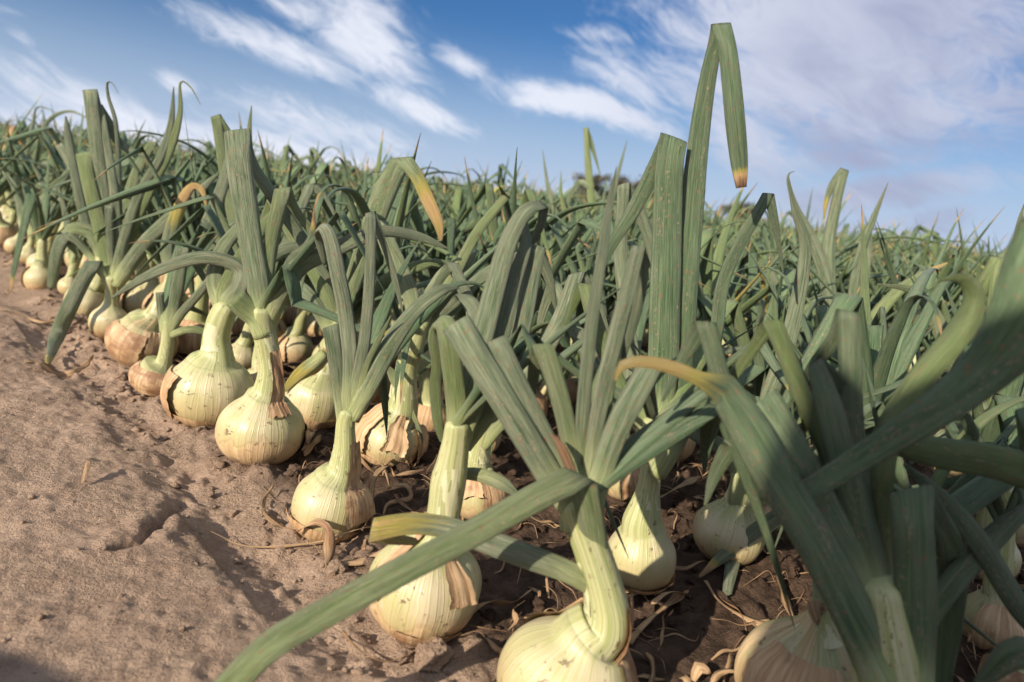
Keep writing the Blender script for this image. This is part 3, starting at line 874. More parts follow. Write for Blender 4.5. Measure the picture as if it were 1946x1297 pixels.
hero('smooth cream onion with a wide fan of tall leaves, one fallen forward onto the soil',
     (208, 612, 70, 652), [(211, 570, 22), (211, 550, 20), (214, 528, 28)],
     [[(212, 540, 0, 22), (196, 455, 0, 26), (175, 370, 0, 27), (158, 291, 0, -27), (186, 330, 2, 12), (225, 362, 3, 12), (258, 385, 3, 2)],
      [(214, 535, .5, 22), (205, 430, 1, 25), (190, 320, 1, 25), (180, 240, 1, 26), (171, 171, 1, -24), (195, 228, 3, 15), (235, 278, 4, 16), (288, 305, 4, 3)],
      [(216, 535, 0, 14), (210, 450, 0, 15), (207, 391, 0, -15), (240, 415, 2, 10), (285, 428, 3, 2)],
      [(218, 540, 0, 20), (235, 460, 0, 20), (265, 372, .5, 20), (305, 300, .5, 16), (325, 235, 1, 12), (330, 166, 1, 2)],
      [(220, 540, .5, 22), (250, 440, 1, 20), (290, 350, 1, 20), (325, 280, 1, 16), (342, 215, 1, 10), (343, 158, 1, 4), (362, 166, 1, 3), (381, 199, 1, 1)],
      [(220, 542, 0, 28), (270, 470, .5, 28), (320, 420, 1, 26), (375, 368, 1.5, 20), (415, 330, 2, 4)],
      dict(L=[(213, 548, 0, 18), (196, 521, -1, 16), (178, 497, -2, -26), (154, 540, -4, 28), (130, 590, -6, 29), (108, 640, -7, 26), (91, 690, -8, 10)], dry=(.86, .35), label='bright green leaf bent down to the soil'),
      [(220, 530, 1, 16), (226, 430, 1.5, 12), (226, 320, 1.5, 9), (220, 235, 1.5, 8), (206, 185, 2, 6), (204, 158, 2, 4), (214, 159, 2, 3), (225, 178, 2, 1)],
      [(216, 535, 1, 20), (222, 430, 1, 18), (212, 330, 1, 16), (198, 240, 1.5, 12), (190, 200, 2, -8), (215, 240, 3, 8), (240, 290, 4, 2)]],
     skins=[(.02, .25, 3.5, 6.2, .001, .08, .003)], dry=-.1)

hero('onion with broad shoulders directly behind the fan-leaved one, a flat grey leaf curling left',
     (167, 575, 78, 606), [(188, 540, 34), (194, 510, 28), (196, 490, 24)],
     [[(196, 510, 0, 22), (190, 468, 0, 26), (172, 442, 0, 28), (142, 434, -1, 24), (119, 443, -1.5, -16), (138, 470, -1, 14), (152, 490, -.5, 5)],
      [(195, 505, .5, 20), (165, 430, 1, 18), (145, 340, 1, 18), (130, 260, 1, 14), (125, 222, 1, 3)],
      [(190, 510, 0, 16), (150, 462, -1, 14), (122, 444, -2, -22), (108, 485, -3, 22), (98, 545, -3, 15)],
      [(196, 505, .5, 24), (230, 420, 1, 24), (260, 330, 2, 20), (290, 270, 2, -14), (310, 310, 3, 8), (330, 350, 4, 2)],
      [(196, 505, 1, 20), (180, 420, 2, 20), (150, 340, 3, 18), (112, 275, 3, -14), (150, 300, 4, 8), (190, 340, 5, 2)]],
     dry=.2)

# the small bulbs towards the far left of the edge row
for lab, bb, nk, lv in [
    ('pale onion half hidden behind the hanging leaf at the left edge row', (132, 545, 40, 572), [(138, 520, 18), (142, 498, 15)],
     [[(140, 505, 0, 18), (165, 440, 0, 16), (200, 380, 1, 12), (240, 350, 2, 2)], [(141, 505, 0, 16), (130, 430, 1, 14), (110, 350, 1, 3)], [(141, 505, 0, 14), (150, 430, 1, 12), (180, 380, 1, -10), (200, 420, 1, 2)]]),
    ('round cream onion in the edge row whose curved neck leans right, at the far left', (80, 503, 50, 530), [(92, 476, 15), (96, 455, 14), (97, 440, 14)],
     [[(96, 450, 0, 16), (108, 400, 0, 18), (145, 350, 1, 14), (190, 312, 2, 10), (230, 300, 2, 2)], [(96, 450, 0, 13), (100, 380, 1, 14), (135, 320, 1, 10), (160, 300, 1, 2)], [(97, 450, 0, 13), (120, 400, 0, 15), (170, 370, 1, 10), (200, 380, 1, 2)], [(97, 450, 1, 12), (90, 370, 1, 12), (60, 310, 1, 3)]]),
    ('small cream onion third from the left end of the edge row', (53, 486, 38, 504), [(60, 462, 12), (60, 448, 11)],
     [[(60, 452, 0, 13), (70, 400, 0, 15), (105, 360, 1, 12), (150, 340, 2, 3)], [(60, 452, 0, 12), (75, 390, 1, 12), (120, 330, 1, 9), (160, 322, 2, 1)], [(60, 452, 0, 12), (52, 380, 1, 12), (30, 330, 1, 2)]]),
    ('small cream onion second from the left end of the edge row', (29, 468, 36, 485), [(42, 446, 11), (44, 432, 11)],
     [[(44, 438, 0, 13), (55, 385, 0, 15), (90, 345, 1, 12), (140, 330, 2, 3)], [(44, 438, 0, 12), (60, 380, 1, 12), (110, 320, 1, 9), (150, 300, 2, 1)], [(44, 438, 0, 12), (30, 360, 1, 12), (0, 320, 1, 2)]]),
    ('pale onion cut by the left border of the photo', (12, 444, 38, 462), [(24, 420, 13), (26, 405, 13)],
     [[(26, 410, 0, 13), (35, 360, 0, 15), (70, 320, 1, 12), (120, 300, 2, 3)], [(26, 410, 0, 12), (40, 350, 1, 12), (62, 240, 1, 6), (72, 204, 1, 3), (110, 215, 1, 1)], [(26, 410, 0, 12), (60, 330, 1, 12), (85, 240, 1, 8), (130, 212, 1, 5), (180, 232, 1, 1)]]),
]:
    hero(lab, bb, nk, lv, extra=2, group='onion plants in the front rows')

# second row
hero('onion with slim cone bulb behind the cone-shaped straw one, a yellow leaf crossing its neck',
     (600, 762, 114, 818), [(616, 706, 52), (630, 665, 38), (640, 625, 32)],
     [dict(L=[(618, 672, -1.5, 20), (596, 690, -2, 26), (568, 712, -2.5, 24), (540, 742, -3, 10)], dry=(.1, .42), label='short leaf half green, half yellow'),
      dict(L=[(622, 665, -1, 18), (600, 700, -1.5, 22), (572, 728, -2, 22), (556, 752, -2.5, 6)], dry=(.0, .62), label='yellow-orange leaf'),
      dict(L=[(638, 650, 0, 28), (655, 590, 1, 30), (690, 480, 2, 36), (728, 375, 3, 44), (764, 300, 3, -34), (792, 335, 2.6, 26), (815, 385, 2.4, 26), (833, 425, 2.4, 20), (838, 457, 2.4, 6)], dry=(.70, .62), roll=0.0, label='sharply folded leaf with a yellow, drying tip'),
      [(640, 650, 1, 30), (620, 560, 2, 30), (570, 470, 3, 26), (520, 380, 4, -24), (500, 430, 5, 16), (490, 500, 5, 3)],
      [(640, 650, 1, 30), (690, 570, 2, 28), (760, 520, 3, 24), (830, 500, 4, 16), (890, 520, 5, 3)],
      [(640, 650, 1, 28), (600, 580, 1, 28), (560, 540, 2, 24), (500, 520, 3, 4)]],
     pear=.3, dry=.05, skins=[(.05, .4, 4.3, 7.0, .001, .1, .008)])
hero('green-striped onion low between the edge bulbs, second row, its leaves leaning back',
     (457, 680, 62, 708), [(468, 646, 26), (478, 618, 24), (486, 592, 22)],
     [[(482, 605, 0, 24), (520, 520, 1, 24), (560, 430, 2, 20), (590, 350, 3, -18), (620, 380, 4, 12), (650, 440, 4, 2)],
      [(482, 605, 0, 24), (470, 500, 1, 24), (440, 400, 2, 22), (410, 220, 2, -18), (440, 260, 3, 12), (475, 300, 4, 2)],
      [(482, 605, 0, 22), (500, 500, 1, 22), (480, 380, 2, 18), (474, 260, 2, 10), (478, 202, 2, 2)],
      [(482, 605, 0, 24), (560, 560, 1, 24), (640, 540, 2, 18), (700, 550, 3, 3)]], dry=.1)
hero('onion with speckled bulb under torn brown skin and a swollen joint in its neck',
     (741, 832, 132, 880), [(764, 778, 62), (768, 735, 50), (773, 700, 42), (781, 668, 46), (788, 645, 42), (797, 615, 36)],
     [[(792, 640, 0, 36), (806, 590, 0, 36), (826, 555, 1, 34), (850, 520, 1.5, 32), (885, 500, 2, 24), (905, 480, 3, 4)],
      dict(L=[(768, 745, -.5, 26), (752, 720, -1, 24), (738, 700, -1.5, 10)]),
      [(790, 640, .5, 22), (830, 585, .5, 24), (867, 516, 1, 22), (902, 449, 1.5, 20), (940, 400, 2, 18), (966, 370, 2, 14)],
      [(790, 640, 1, 30), (780, 560, 2, 32), (740, 470, 3, 34), (720, 420, 3, -28), (690, 470, 4, 16), (660, 540, 5, 3)],
      dict(L=[(796, 630, -1.2, 14), (760, 620, -2, 13), (730, 636, -2.4, 6)], dry=(.7, .4)),
      [(792, 640, .5, 26), (850, 600, 1, 26), (900, 540, 2, 24), (960, 500, 3, 22), (1010, 480, 3, -18), (1000, 520, 4, 3)],
      dict(L=[(775, 760, -1, 8), (800, 840, -1.5, 9), (760, 843, -2.5, 8), (775, 815, -3, 3)])],
     dry=.35, skins=[(.35, 1.05, 3.4, 4.2, .0012, .10, .010), (.6, 1.1, 4.7, 5.3, .0012, .10, .012), (.3, 1.05, 5.7, 6.5, .0012, .10, .012), (.02, .34, 3.6, 6.5, .0012, .08, .010)], squash=.9)
hero('onion mostly hidden behind the thick neck left of centre, its bulb in torn brown skin',
     (912, 940, 102, 990), [(906, 888, 54), (912, 845, 42), (928, 800, 34)],
     [[(924, 815, 0, 32), (948, 740, 1, 34), (975, 640, 2, 34), (985, 560, 3, 30), (1012, 470, 3, -26), (1040, 520, 4, 20), (1060, 600, 5, 4)],
      [(918, 850, -.5, 22), (945, 815, -1, 22), (972, 790, -1.5, 18), (1005, 765, -1, 3)],
      [(926, 815, .5, 30), (1000, 720, 2, 34), (1060, 620, 3, 34), (1096, 520, 4, -26), (1130, 560, 5, 18), (1160, 640, 5, 3)],
      [(926, 815, .5, 30), (930, 700, 2, 32), (900, 600, 3, 28), (860, 500, 4, -22), (830, 540, 5, 14), (800, 600, 6, 3)]],
     dry=.3, skins=[(.2, .95, 4.9, 6.6, .0014, .13, .012), (.7, 1.15, 3.3, 4.9, .001, .13, .010)])
hero('pear-shaped onion right of centre bearing the tallest leaf, folded sharply against the sky',
     (1217, 1062, 132, 1134), [(1221, 990, 76), (1231, 935, 46), (1239, 885, 42), (1243, 835, 48), (1246, 800, 46)],
     [[(1246, 840, .6, 44), (1258, 720, 1.5, 58), (1264, 560, 1.5, 58), (1268, 420, 2, 54), (1272, 320, 2, 52), (1281, 262, 2.2, -50), (1255, 300, 3, 34), (1222, 365, 3, 30), (1198, 410, 2.5, 28), (1165, 460, 2, 22), (1142, 505, 2, 20), (1125, 560, 2, 8)],
      dict(L=[(1250, 850, 1.2, 42), (1288, 720, 2, 48), (1300, 560, 2, 50), (1314, 400, 2.5, 44), (1330, 250, 3, 38), (1345, 150, 3, 32), (1359, 85, 3, 28), (1370, 45, 3, -34), (1382, 90, 2.2, 34), (1390, 160, 1.6, 36), (1398, 240, 1.2, 36), (1405, 310, 1.2, 31), (1409, 357, 1.2, 19)], blunt=True, dry=(.965, 1.0), roll=0.0),
      [(1246, 900, -.6, 40), (1268, 862, -1, 44), (1310, 790, -1.5, 46), (1358, 750, -1.6, -62), (1350, 800, 1, 40), (1342, 850, 2, 22), (1338, 900, 2, 4)],
      [(1244, 850, .4, 34), (1210, 780, 1, 34), (1150, 740, 2, 26), (1090, 720, 3, 4)],
      [(1250, 850, 1, 30), (1330, 760, 3, 30), (1360, 640, 4, 26), (1380, 520, 5, 24), (1460, 368, 6, -20), (1474, 430, 6, 14), (1488, 520, 6, 3)],
      [(1240, 850, 1, 30), (1180, 740, 3, 32), (1140, 640, 4, 34), (1110, 540, 5, -26), (1090, 580, 6, 16), (1070, 640, 6, 3)]],
     pear=.42, squash=.9, dry=-.1, skins=[(.02, .25, 3.2, 6.6, .002, .12, .012)], lump=.012, deep=True)
hero('small onion in brown skin glimpsed in the shade behind the pear-shaped one',
     (1190, 905, 96, 955), [(1185, 862, 44), (1180, 830, 34), (1178, 800, 30)],
     [[(1178, 810, 0, 30), (1150, 720, 1, 30), (1100, 640, 2, 26), (1052, 540, 3, -24), (1030, 600, 4, 16), (1020, 660, 4, 3)],
      [(1180, 810, 0, 30), (1200, 700, 1, 30), (1190, 600, 2, 28), (1180, 480, 3, 26), (1185, 350, 3, -22), (1215, 400, 4, 22), (1240, 480, 4, 20), (1256, 560, 4, 6)],
      [(1180, 810, 0, 30), (1260, 740, 1, 28), (1340, 680, 2, 24), (1420, 660, 3, 4)]],
     dry=.45, skins=[(.3, .9, 4.4, 6.2, .001, .1, .006)])
hero('shaded onion low behind the right clump, a bent tan-tipped leaf before it',
     (1385, 1012, 136, 1072), [(1402, 955, 56), (1412, 915, 42), (1420, 880, 36)],
     [dict(L=[(1420, 930, -1, 24), (1500, 960, -3, 32), (1440, 1008, -3, 30), (1385, 1048, -3.5, 26), (1330, 1096, -4, 6)], dry=(.82, .85)),
      [(1412, 930, 0, 30), (1385, 860, 0, 32), (1330, 830, 0, 30), (1270, 790, 1, -24), (1240, 830, 2, 14), (1220, 880, 2, 3)],
      [(1418, 900, 0, 34), (1400, 780, 1, 36), (1340, 700, 2, 30), (1300, 640, 3, -26), (1270, 700, 4, 16), (1250, 760, 4, 3)],
      [(1418, 900, 0, 30), (1460, 760, 1, 32), (1500, 640, 2, 30), (1530, 480, 3, 22), (1510, 400, 3, 12), (1498, 335, 3, 2)],
      dict(L=[(1408, 900, -.4, 36), (1402, 960, -1, 36), (1396, 1040, -1.5, 32), (1382, 1126, -2, 18)])],
     dry=.1, squash=.9)
hero('dark shaded onion in dry straw skin at the bottom edge, right of the pear-shaped one',
     (1523, 1290, 236, 1385), [(1552, 1195, 84), (1562, 1168, 50), (1566, 1150, 40)],
     [dict(L=[(1564, 1165, 0, 30), (1545, 1150, -1, 26), (1552, 1180, -2, 16)], dry=(0, .9)),
      dict(L=[(1566, 1165, .5, 34), (1590, 1110, 1.5, 30), (1650, 1080, 3, 20)], dry=(0, .95))],
     dry=.75, skins=[(.3, 1.0, 3.4, 4.9, .001, .07, .010)], squash=.95)
hero('foreground clump at the lower right with very broad dusty leaves, one ending yellow and dry',
     (1705, 1470, 250, 1560), [(1702, 1380, 150), (1696, 1310, 138), (1686, 1230, 122), (1674, 1150, 98), (1668, 1110, 84)],
     [dict(L=[(1694, 1330, -1, 88), (1640, 1205, -1, 84), (1560, 1050, -1, 76), (1470, 900, -.5, 78), (1420, 812, 0, 78), (1378, 742, 0, -60), (1330, 720, -.5, 30), (1280, 700, -.5, 28), (1225, 688, -.5, 24), (1184, 694, -.3, 20), (1170, 722, 0, 8)], dry=(.70, .52), label='broad leaf ending in a yellow, drying hook'),
      [(1664, 1185, 0, 60), (1632, 1105, .3, 72), (1570, 990, 1, 80), (1500, 862, 1.5, 82), (1442, 766, 2, -84), (1470, 800, 4, 50), (1520, 870, 5, 20)],
      [(1678, 1180, 0, 56), (1658, 1085, .4, 62), (1630, 980, 1, 58), (1600, 870, 1.2, 54), (1574, 770, 1.5, 50), (1550, 688, 2, -28), (1592, 730, 3, 30), (1618, 800, 4, 24), (1640, 880, 5, 6)],
      [(1722, 1350, -1, 90), (1738, 1200, -1, 76), (1738, 1080, -1, 74), (1735, 990, -1, 72), (1733, 930, -.5, -74), (1778, 985, 2, 46), (1812, 1060, 3, 50), (1800, 1180, 3, 50), (1790, 1300, 3, 30)],
      [(1674, 1150, .5, 36), (1648, 1000, 1.5, 36), (1622, 830, 2.5, 42), (1616, 700, 3, 42), (1612, 592, 3, -42), (1588, 640, 4, 30), (1545, 700, 5, 24), (1500, 770, 6, 6)],
      [(1670, 1150, .5, 36), (1634, 1030, 1.5, 36), (1580, 880, 3, 34), (1520, 740, 3.5, 34), (1468, 610, 4, -34), (1440, 650, 5, 24), (1390, 720, 6, 20), (1330, 800, 7, 5)],
      [(1676, 1140, .5, 40), (1672, 960, 1.5, 44), (1690, 820, 2, 48), (1750, 720, 2, 50), (1826, 630, 2, 48), (1852, 566, 2, 38), (1828, 528, 2, 28), (1786, 534, 2, 5)],
      [(1676, 1160, .5, 40), (1656, 1060, 1.5, 44), (1600, 960, 3, 44), (1500, 840, 3, 40), (1390, 760, 4, 36), (1340, 612, 4, -36), (1300, 680, 5, 24), (1260, 760, 5, 6)],
      [(1700, 1260, 1, 44), (1800, 1120, 2, 44), (1900, 1010, 3, 40), (1980, 940, 4, 10)],
      [(1672, 1160, 1, 46), (1610, 1020, 2.5, 52), (1500, 900, 4, 50), (1400, 830, 5, -44), (1360, 900, 6, 26), (1340, 960, 6, 6)]],
     dry=0, sheath=False, extra=0, deep=True)
hero('onion at the right border in heavy shade, brown threads on its pale bulb',
     (1925, 985, 110, 1045), [(1905, 935, 60), (1893, 890, 46), (1885, 850, 40)],
     [[(1886, 870, 0, 40), (1850, 760, 1, 40), (1800, 650, 2, 34), (1745, 560, 3, 18), (1668, 540, 3, 3)],
      [(1886, 870, 0, 40), (1900, 740, 1, 40), (1895, 620, 2, 38), (1905, 490, 3, -34), (1860, 560, 4, 22), (1840, 640, 4, 5)],
      [(1890, 880, 0, 36), (1850, 820, -1, 36), (1790, 840, -1, 36), (1730, 880, -1, 8)],
      [(1886, 870, 0, 30), (1930, 700, 1, 30), (1925, 560, 2, 22), (1935, 440, 3, 12), (1946, 388, 3, 2)]], dry=.2)
hero('nearest onion at the right border, its blurred arching leaf crossing the lower right',
     (2140, 1560, 300, 1700), [(2120, 1440, 150), (2112, 1350, 130), (2108, 1250, 110)],
     [dict(L=[(2108, 1320, 0, 90), (2150, 1000, -1, 100), (2120, 640, -2, 110), (2050, 400, -2, -150), (2010, 500, -2, 170), (1950, 612, -1.5, 130), (1870, 705, -.5, 88), (1755, 795, .5, 64), (1650, 862, 2, 52), (1515, 946, 3, 42)], rv=.37),
      [(2108, 1300, 1, 70), (2090, 1050, 2, 74), (2010, 930, 3, 70), (1900, 880, 5, 66), (1790, 862, 6, 60), (1680, 838, 7, 40)],
      [(2110, 1300, 1, 70), (2060, 1200, 2, 60), (1960, 1180, 4, 44), (1860, 1030, 5, 40), (1790, 950, 6, 34), (1720, 884, 7, 8)],
      [(2110, 1300, 0, 70), (2030, 1290, -1, 60), (1940, 1240, -1, 60), (1860, 1300, 0, 20)]],
     sheath=False, extra=0, deep=True)

hero('onion behind the right clump whose hooked and curved leaves stand against the sky',
     (1592, 802, 72, 842), [(1600, 765, 30), (1602, 740, 26), (1603, 720, 24)],
     [[(1602, 735, 0, 26), (1588, 640, 0, 27), (1572, 540, 0, 26), (1545, 460, 0, 22), (1515, 400, 0, 13), (1498, 348, 0, 6), (1500, 330, 0, 3), (1510, 326, 0, 1)],
      dict(L=[(1603, 735, .5, 24), (1580, 600, .5, 26), (1574, 480, .5, 24), (1588, 390, .5, 20), (1605, 322, .5, -16), (1583, 350, 1, 14), (1570, 385, 1, 9), (1566, 416, 1, 3)], dry=(.9, .5)),
      [(1604, 735, .5, 20), (1618, 600, .5, 20), (1630, 500, .5, 17), (1658, 420, .5, 12), (1688, 347, .5, 1)],
      [(1604, 735, .5, 18), (1632, 600, .5, 18), (1648, 500, .5, 14), (1656, 424, .5, 2)],
      [(1602, 735, 0, 26), (1550, 650, 0, 26), (1500, 590, 0, 24), (1450, 505, 0, -24), (1420, 540, 2, 16), (1390, 600, 3, 3)],
      dict(L=[(1604, 735, -1, 24), (1640, 640, -1, 26), (1700, 560, -1, 22), (1760, 520, -1, 14), (1800, 500, -1, 3)], dry=(.8, .6))],
     extra=2)
hero('onion well behind the bottom centre one, its thin leaf tips looping above the skyline',
     (1128, 600, 40, 624), [(1130, 580, 16), (1130, 566, 14), (1130, 555, 13)],
     [[(1130, 560, 0, 14), (1128, 440, 0, 16), (1119, 330, 0, 14), (1113, 243, 0, -9), (1124, 275, .5, 9), (1140, 330, 1, 2)],
      [(1130, 560, 0, 12), (1150, 430, 0, 12), (1172, 340, 0, 8), (1192, 266, 0, 1)],
      [(1130, 560, 0, 12), (1080, 470, 0, 12), (1045, 370, 0, 9), (1031, 286, 0, 1)],
      [(1130, 560, 0, 12), (1090, 450, 0, 12), (1068, 380, 0, 8), (1066, 325, 0, 1)],
      [(1130, 560, 0, 14), (1160, 430, 0, 14), (1130, 370, 0, 12), (1103, 342, 0, -11), (1080, 380, 1, 8), (1070, 430, 1, 2)]],
     extra=1)
rng = np.random.default_rng(23)


# ------------------------------------------------------------------ field plants (local, metric)
def make_proto(i, nseg=8, ds=.022, lod=False):
    r = rng.uniform(.032, .046)
    zc = r * rng.uniform(.55, .8)
    lean_az = rng.uniform(0, 6.28); lean = rng.uniform(.0, .45)
    ldir = np.array([math.cos(lean_az), math.sin(lean_az), 0])
    hn = rng.uniform(.05, .09)
    C_ = np.array([0, 0, zc])
    n0 = C_ + np.array([0, 0, r * 1.15]) + ldir * .008
    npts = [n0, n0 + (np.array([0, 0, 1]) + ldir * lean) * hn * .5, n0 + (np.array([0, 0, 1]) + ldir * lean * 1.5) * hn, n0 + (np.array([0, 0, 1]) + ldir * lean * 1.5) * (hn + .012)]
    w0 = rng.uniform(.024, .030)
    rv = rng.uniform()
    bd, nd_, fr = bulb_neck(C_, r, np.array([0, 0, 1.0]), npts, [w0 * 1.1, w0 * .85, w0 * .75, w0 * .3], pear=rng.uniform(-.1, .3), nseg=12 if lod else 24, dry=rng.uniform(-.1, .6), rv=rv, ds=.02 if lod else .012)
    parts = [('bulb', bd, bulb_m), ('neck', nd_, bulb_m)]
    if not lod:
        a0 = rng.uniform(0, 6)
        parts.append(('dry_skin', shell(fr, .15, .95, a0, a0 + rng.uniform(1.5, 3), .001, .1, .010), skin_m))
    fan = rng.uniform(0, 3.14)
    nl = rng.integers(8, 11)
    for k in range(nl):
        side_ = fan + (math.pi if k % 2 else 0) + rng.normal(0, .5)
        inner = k / nl
        el = rng.uniform(.75, 1.2) + inner * .35
        st = rng.choice(['kink'] * 7 + ['double'] * 2 + ['arch'] + ['straight'] * 6 + ['hook'])
        ln = rng.uniform(.26, .44) if st != 'straight' else rng.uniform(.20, .32)
        ww = rng.uniform(.013, .023) * (1.15 if st == 'kink' else 1)
        if st == 'straight': ww *= .85
        o_ = npts[2] * (1 - (1 - inner) * .3) + npts[1] * (1 - inner) * .3
        pts, wd, kk = grow_leaf(o_, side_ + lean * 0, el, ln, ww, st, 0)
        dr = None
        u = rng.uniform()
        if u < .05: dr = (rng.uniform(.4, .7), rng.uniform(.4, .8))
        elif u < .07: dr = (0, rng.uniform(.4, .9))
        elif u < .45: dr = (.88, .9)
        s = np.array([-math.sin(side_), math.cos(side_), 0.0])
        geo = leaf_geo(pts, wd, kk, side=s, ds=ds, nseg=nseg, thick=rng.uniform(.3, .5), dry=dr, wrinkle=.03)
        parts.append(('leaf', geo, leaf_m))
    return parts


PROTOS = []
for i in range(16):
    parts = make_proto(i, nseg=10, ds=.014)
    PROTOS.append([(n, make_mesh(n, *g, mat=m)) for n, g, m in parts])

# far plants: one object, low meshes
def joined_low(i):
    parts = make_proto(i, nseg=5, ds=.045, lod=True)
    V, F_, C_, T_, mi = [], [], [], [], []
    o = 0
    for n, g, m in parts:
        v, f, c_, d_ = g
        f = np.asarray(f); f = np.where(f >= 0, f + o, -1)
        V.append(v); F_.append(f); C_.append(c_); T_.append(d_); mi += [0 if m is bulb_m else 1] * len(f); o += len(v)
    me = make_mesh('field_plant', np.vstack(V), np.vstack(F_), np.vstack(C_), np.vstack(T_), mat=bulb_m)
    me.materials.append(leaf_m)
    me.polygons.foreach_set('material_index', np.array(mi, dtype=np.int32))
    return me


def project(x, y, z=.15):
    d = CR.T @ (np.array([x, y, z]) - CAMP)
    if d[2] >= -.02: return None
    return 973 + FPX * d[0] / -d[2], 648.5 - FPX * d[1] / -d[2], -d[2]


cand = []
k = 0
while k < 420:
    c = .465 + .19 * k
    # beds of six rows with a little more room between them
    c += .12 * (k // 6)
    s = -60.0 if k > 30 else -30.0
    m = 0
    sp = .125
    u = -c * 3 - 3
    dist0 = c / 1.414
    if dist0 > 22: break
    n_ = int(70 / sp)
    for q in range(-n_, n_):
        uu = q * sp + (k % 2) * .06
        x = c / 2 + uu * .7071; y = c / 2 - uu * .7071
        if y < .02: continue
        x += rng.normal(0, .016); y += rng.normal(0, .016)
        pr = project(x, y)
        if pr is None: continue
        mg = 260 if pr[2] < 1.2 else 120
        if pr[0] < -mg or pr[0] > 1946 + mg or pr[1] > 1800: continue
        if pr[2] > 24: continue
        if k == 0 and y < 1.42: continue
        if HERO_XY and min((x - a) ** 2 + (y - b_) ** 2 for a, b_ in HERO_XY) < .082 ** 2: continue
        if math.hypot(x, y) < .45: continue
        if .20 < x < .36 and .46 < y < .62: continue      # a gap in the row here
        cand.append((pr[2], x, y, pr[0]))
    k += 1
cand.sort()
print('field candidates', len(cand))
LAB = ['green onion plant among the crowded leafy rows behind the front bulbs']
n_ind = 300 - len(HERO_XY)
NICK = ['the bottom centre onion', 'the crossed bulb', 'the five-leaved onion', 'the cone-shaped straw bulb', 'the green-veined bulb', 'the tiny flat onion', 'the papery brown onion', 'the fan-leaved onion']
ORD = ['edge', 'second', 'third', 'fourth', 'fifth', 'sixth']
def near_label(x, y):
    c_ = x + y; kk = int(round((c_ - .465) / .19))
    if kk < 1 or kk > 5: return None
    u_ = (x - y)
    best = min(range(8), key=lambda i: abs((HERO_XY[i][0] - HERO_XY[i][1]) - u_))
    if abs((HERO_XY[best][0] - HERO_XY[best][1]) - u_) > .09: return None
    return 'leafy onion plant in the %s row, straight back from %s' % (ORD[kk], NICK[best])
USED = set()
for i, (d_, x, y, px) in enumerate(cand[:n_ind]):
    pr = PROTOS[rng.integers(len(PROTOS))]
    root = link('onion_plant', None, loc=(x, y, gz(x, y) - .004))
    root.rotation_euler = (rng.normal(0, .05), rng.normal(0, .05), rng.uniform(0, 6.28))
    s = rng.uniform(.86, 1.12) * (1.0 if d_ > 1.0 else .80)
    root.scale = (s, s, s)
    lb = near_label(x, y)
    if lb is None or lb in USED or d_ > 2.4: lb = LAB[0]
    USED.add(lb)
    thing(root, lb, 'onion', 'onion plants filling the rows behind')
    for n, me in pr:
        if n == 'dry_skin' and d_ > 2.2: continue
        link(n, me, root)
rest = cand[n_ind:]
lows = [joined_low(i) for i in range(9)]
for j, me in enumerate(lows):
    sel = [q for q in range(len(rest)) if q % 9 == j]
far_obj = None
PT = np.array([[x, y, 0] for (_, x, y, _) in rest])
PT[:, 2] = soil_h(PT[:, 0], PT[:, 1]) * np.where(np.hypot(PT[:, 0], PT[:, 1]) > 6, np.exp(-(np.hypot(PT[:, 0], PT[:, 1]) - 6) / 6), 1)
extra = []
# sparser sprinkling out to the end of the field
for _ in range(9000):
    r_ = 22 + 90 * rng.uniform() ** 1.3; a = rng.uniform(-.78, .72)
    extra.append((math.sin(a) * r_, math.cos(a) * r_, 0))
PT = np.vstack([PT, extra])
fme = D.meshes.new('distant_onion_rows')
fme.vertices.add(len(PT)); fme.vertices.foreach_set('co', PT.astype(np.float32).ravel())
fo = link('distant_onion_rows', fme)
thing(fo, 'distant onion leaves running together into one green mass up to the horizon', 'onion field', kind='stuff')
ng = D.node_groups.new('scatter', 'GeometryNodeTree')
ng.interface.new_socket('Geometry', in_out='INPUT', socket_type='NodeSocketGeometry')
ng.interface.new_socket('Geometry', in_out='OUTPUT', socket_type='NodeSocketGeometry')
gi = ng.nodes.new('NodeGroupInput'); go = ng.nodes.new('NodeGroupOutput')
g2i = ng.nodes.new('GeometryNodeGeometryToInstance')
LOWO = []
for me in lows:
    o = D.objects.new('field_plant', me); LOWO.append(o)
    nd = ng.nodes.new('GeometryNodeObjectInfo'); nd.inputs['Object'].default_value = o; nd.inputs['As Instance'].default_value = True
    ng.links.new(nd.outputs['Geometry'], g2i.inputs[0])
iop = ng.nodes.new('GeometryNodeInstanceOnPoints')
ng.links.new(gi.outputs[0], iop.inputs['Points'])
ng.links.new(g2i.outputs[0], iop.inputs['Instance'])
iop.inputs['Pick Instance'].default_value = True
def rv(t_, lo, hi, seed):
    n = ng.nodes.new('FunctionNodeRandomValue'); n.data_type = t_
    ins = {'FLOAT': (2, 3), 'FLOAT_VECTOR': (0, 1), 'INT': (4, 5)}[t_]
    n.inputs[ins[0]].default_value = lo; n.inputs[ins[1]].default_value = hi; n.inputs['Seed'].default_value = seed
    return [o for o in n.outputs if o.enabled][0]
ng.links.new(rv('INT', 0, 8, 1), iop.inputs['Instance Index'])
ng.links.new(rv('FLOAT_VECTOR', (-.06, -.06, 0), (.06, .06, 6.28), 2), iop.inputs['Rotation'])
ng.links.new(rv('FLOAT', .84, 1.24, 3), iop.inputs['Scale'])
ng.links.new(iop.outputs[0], go.inputs[0])
md = fo.modifiers.new('scatter', 'NODES'); md.node_group = ng


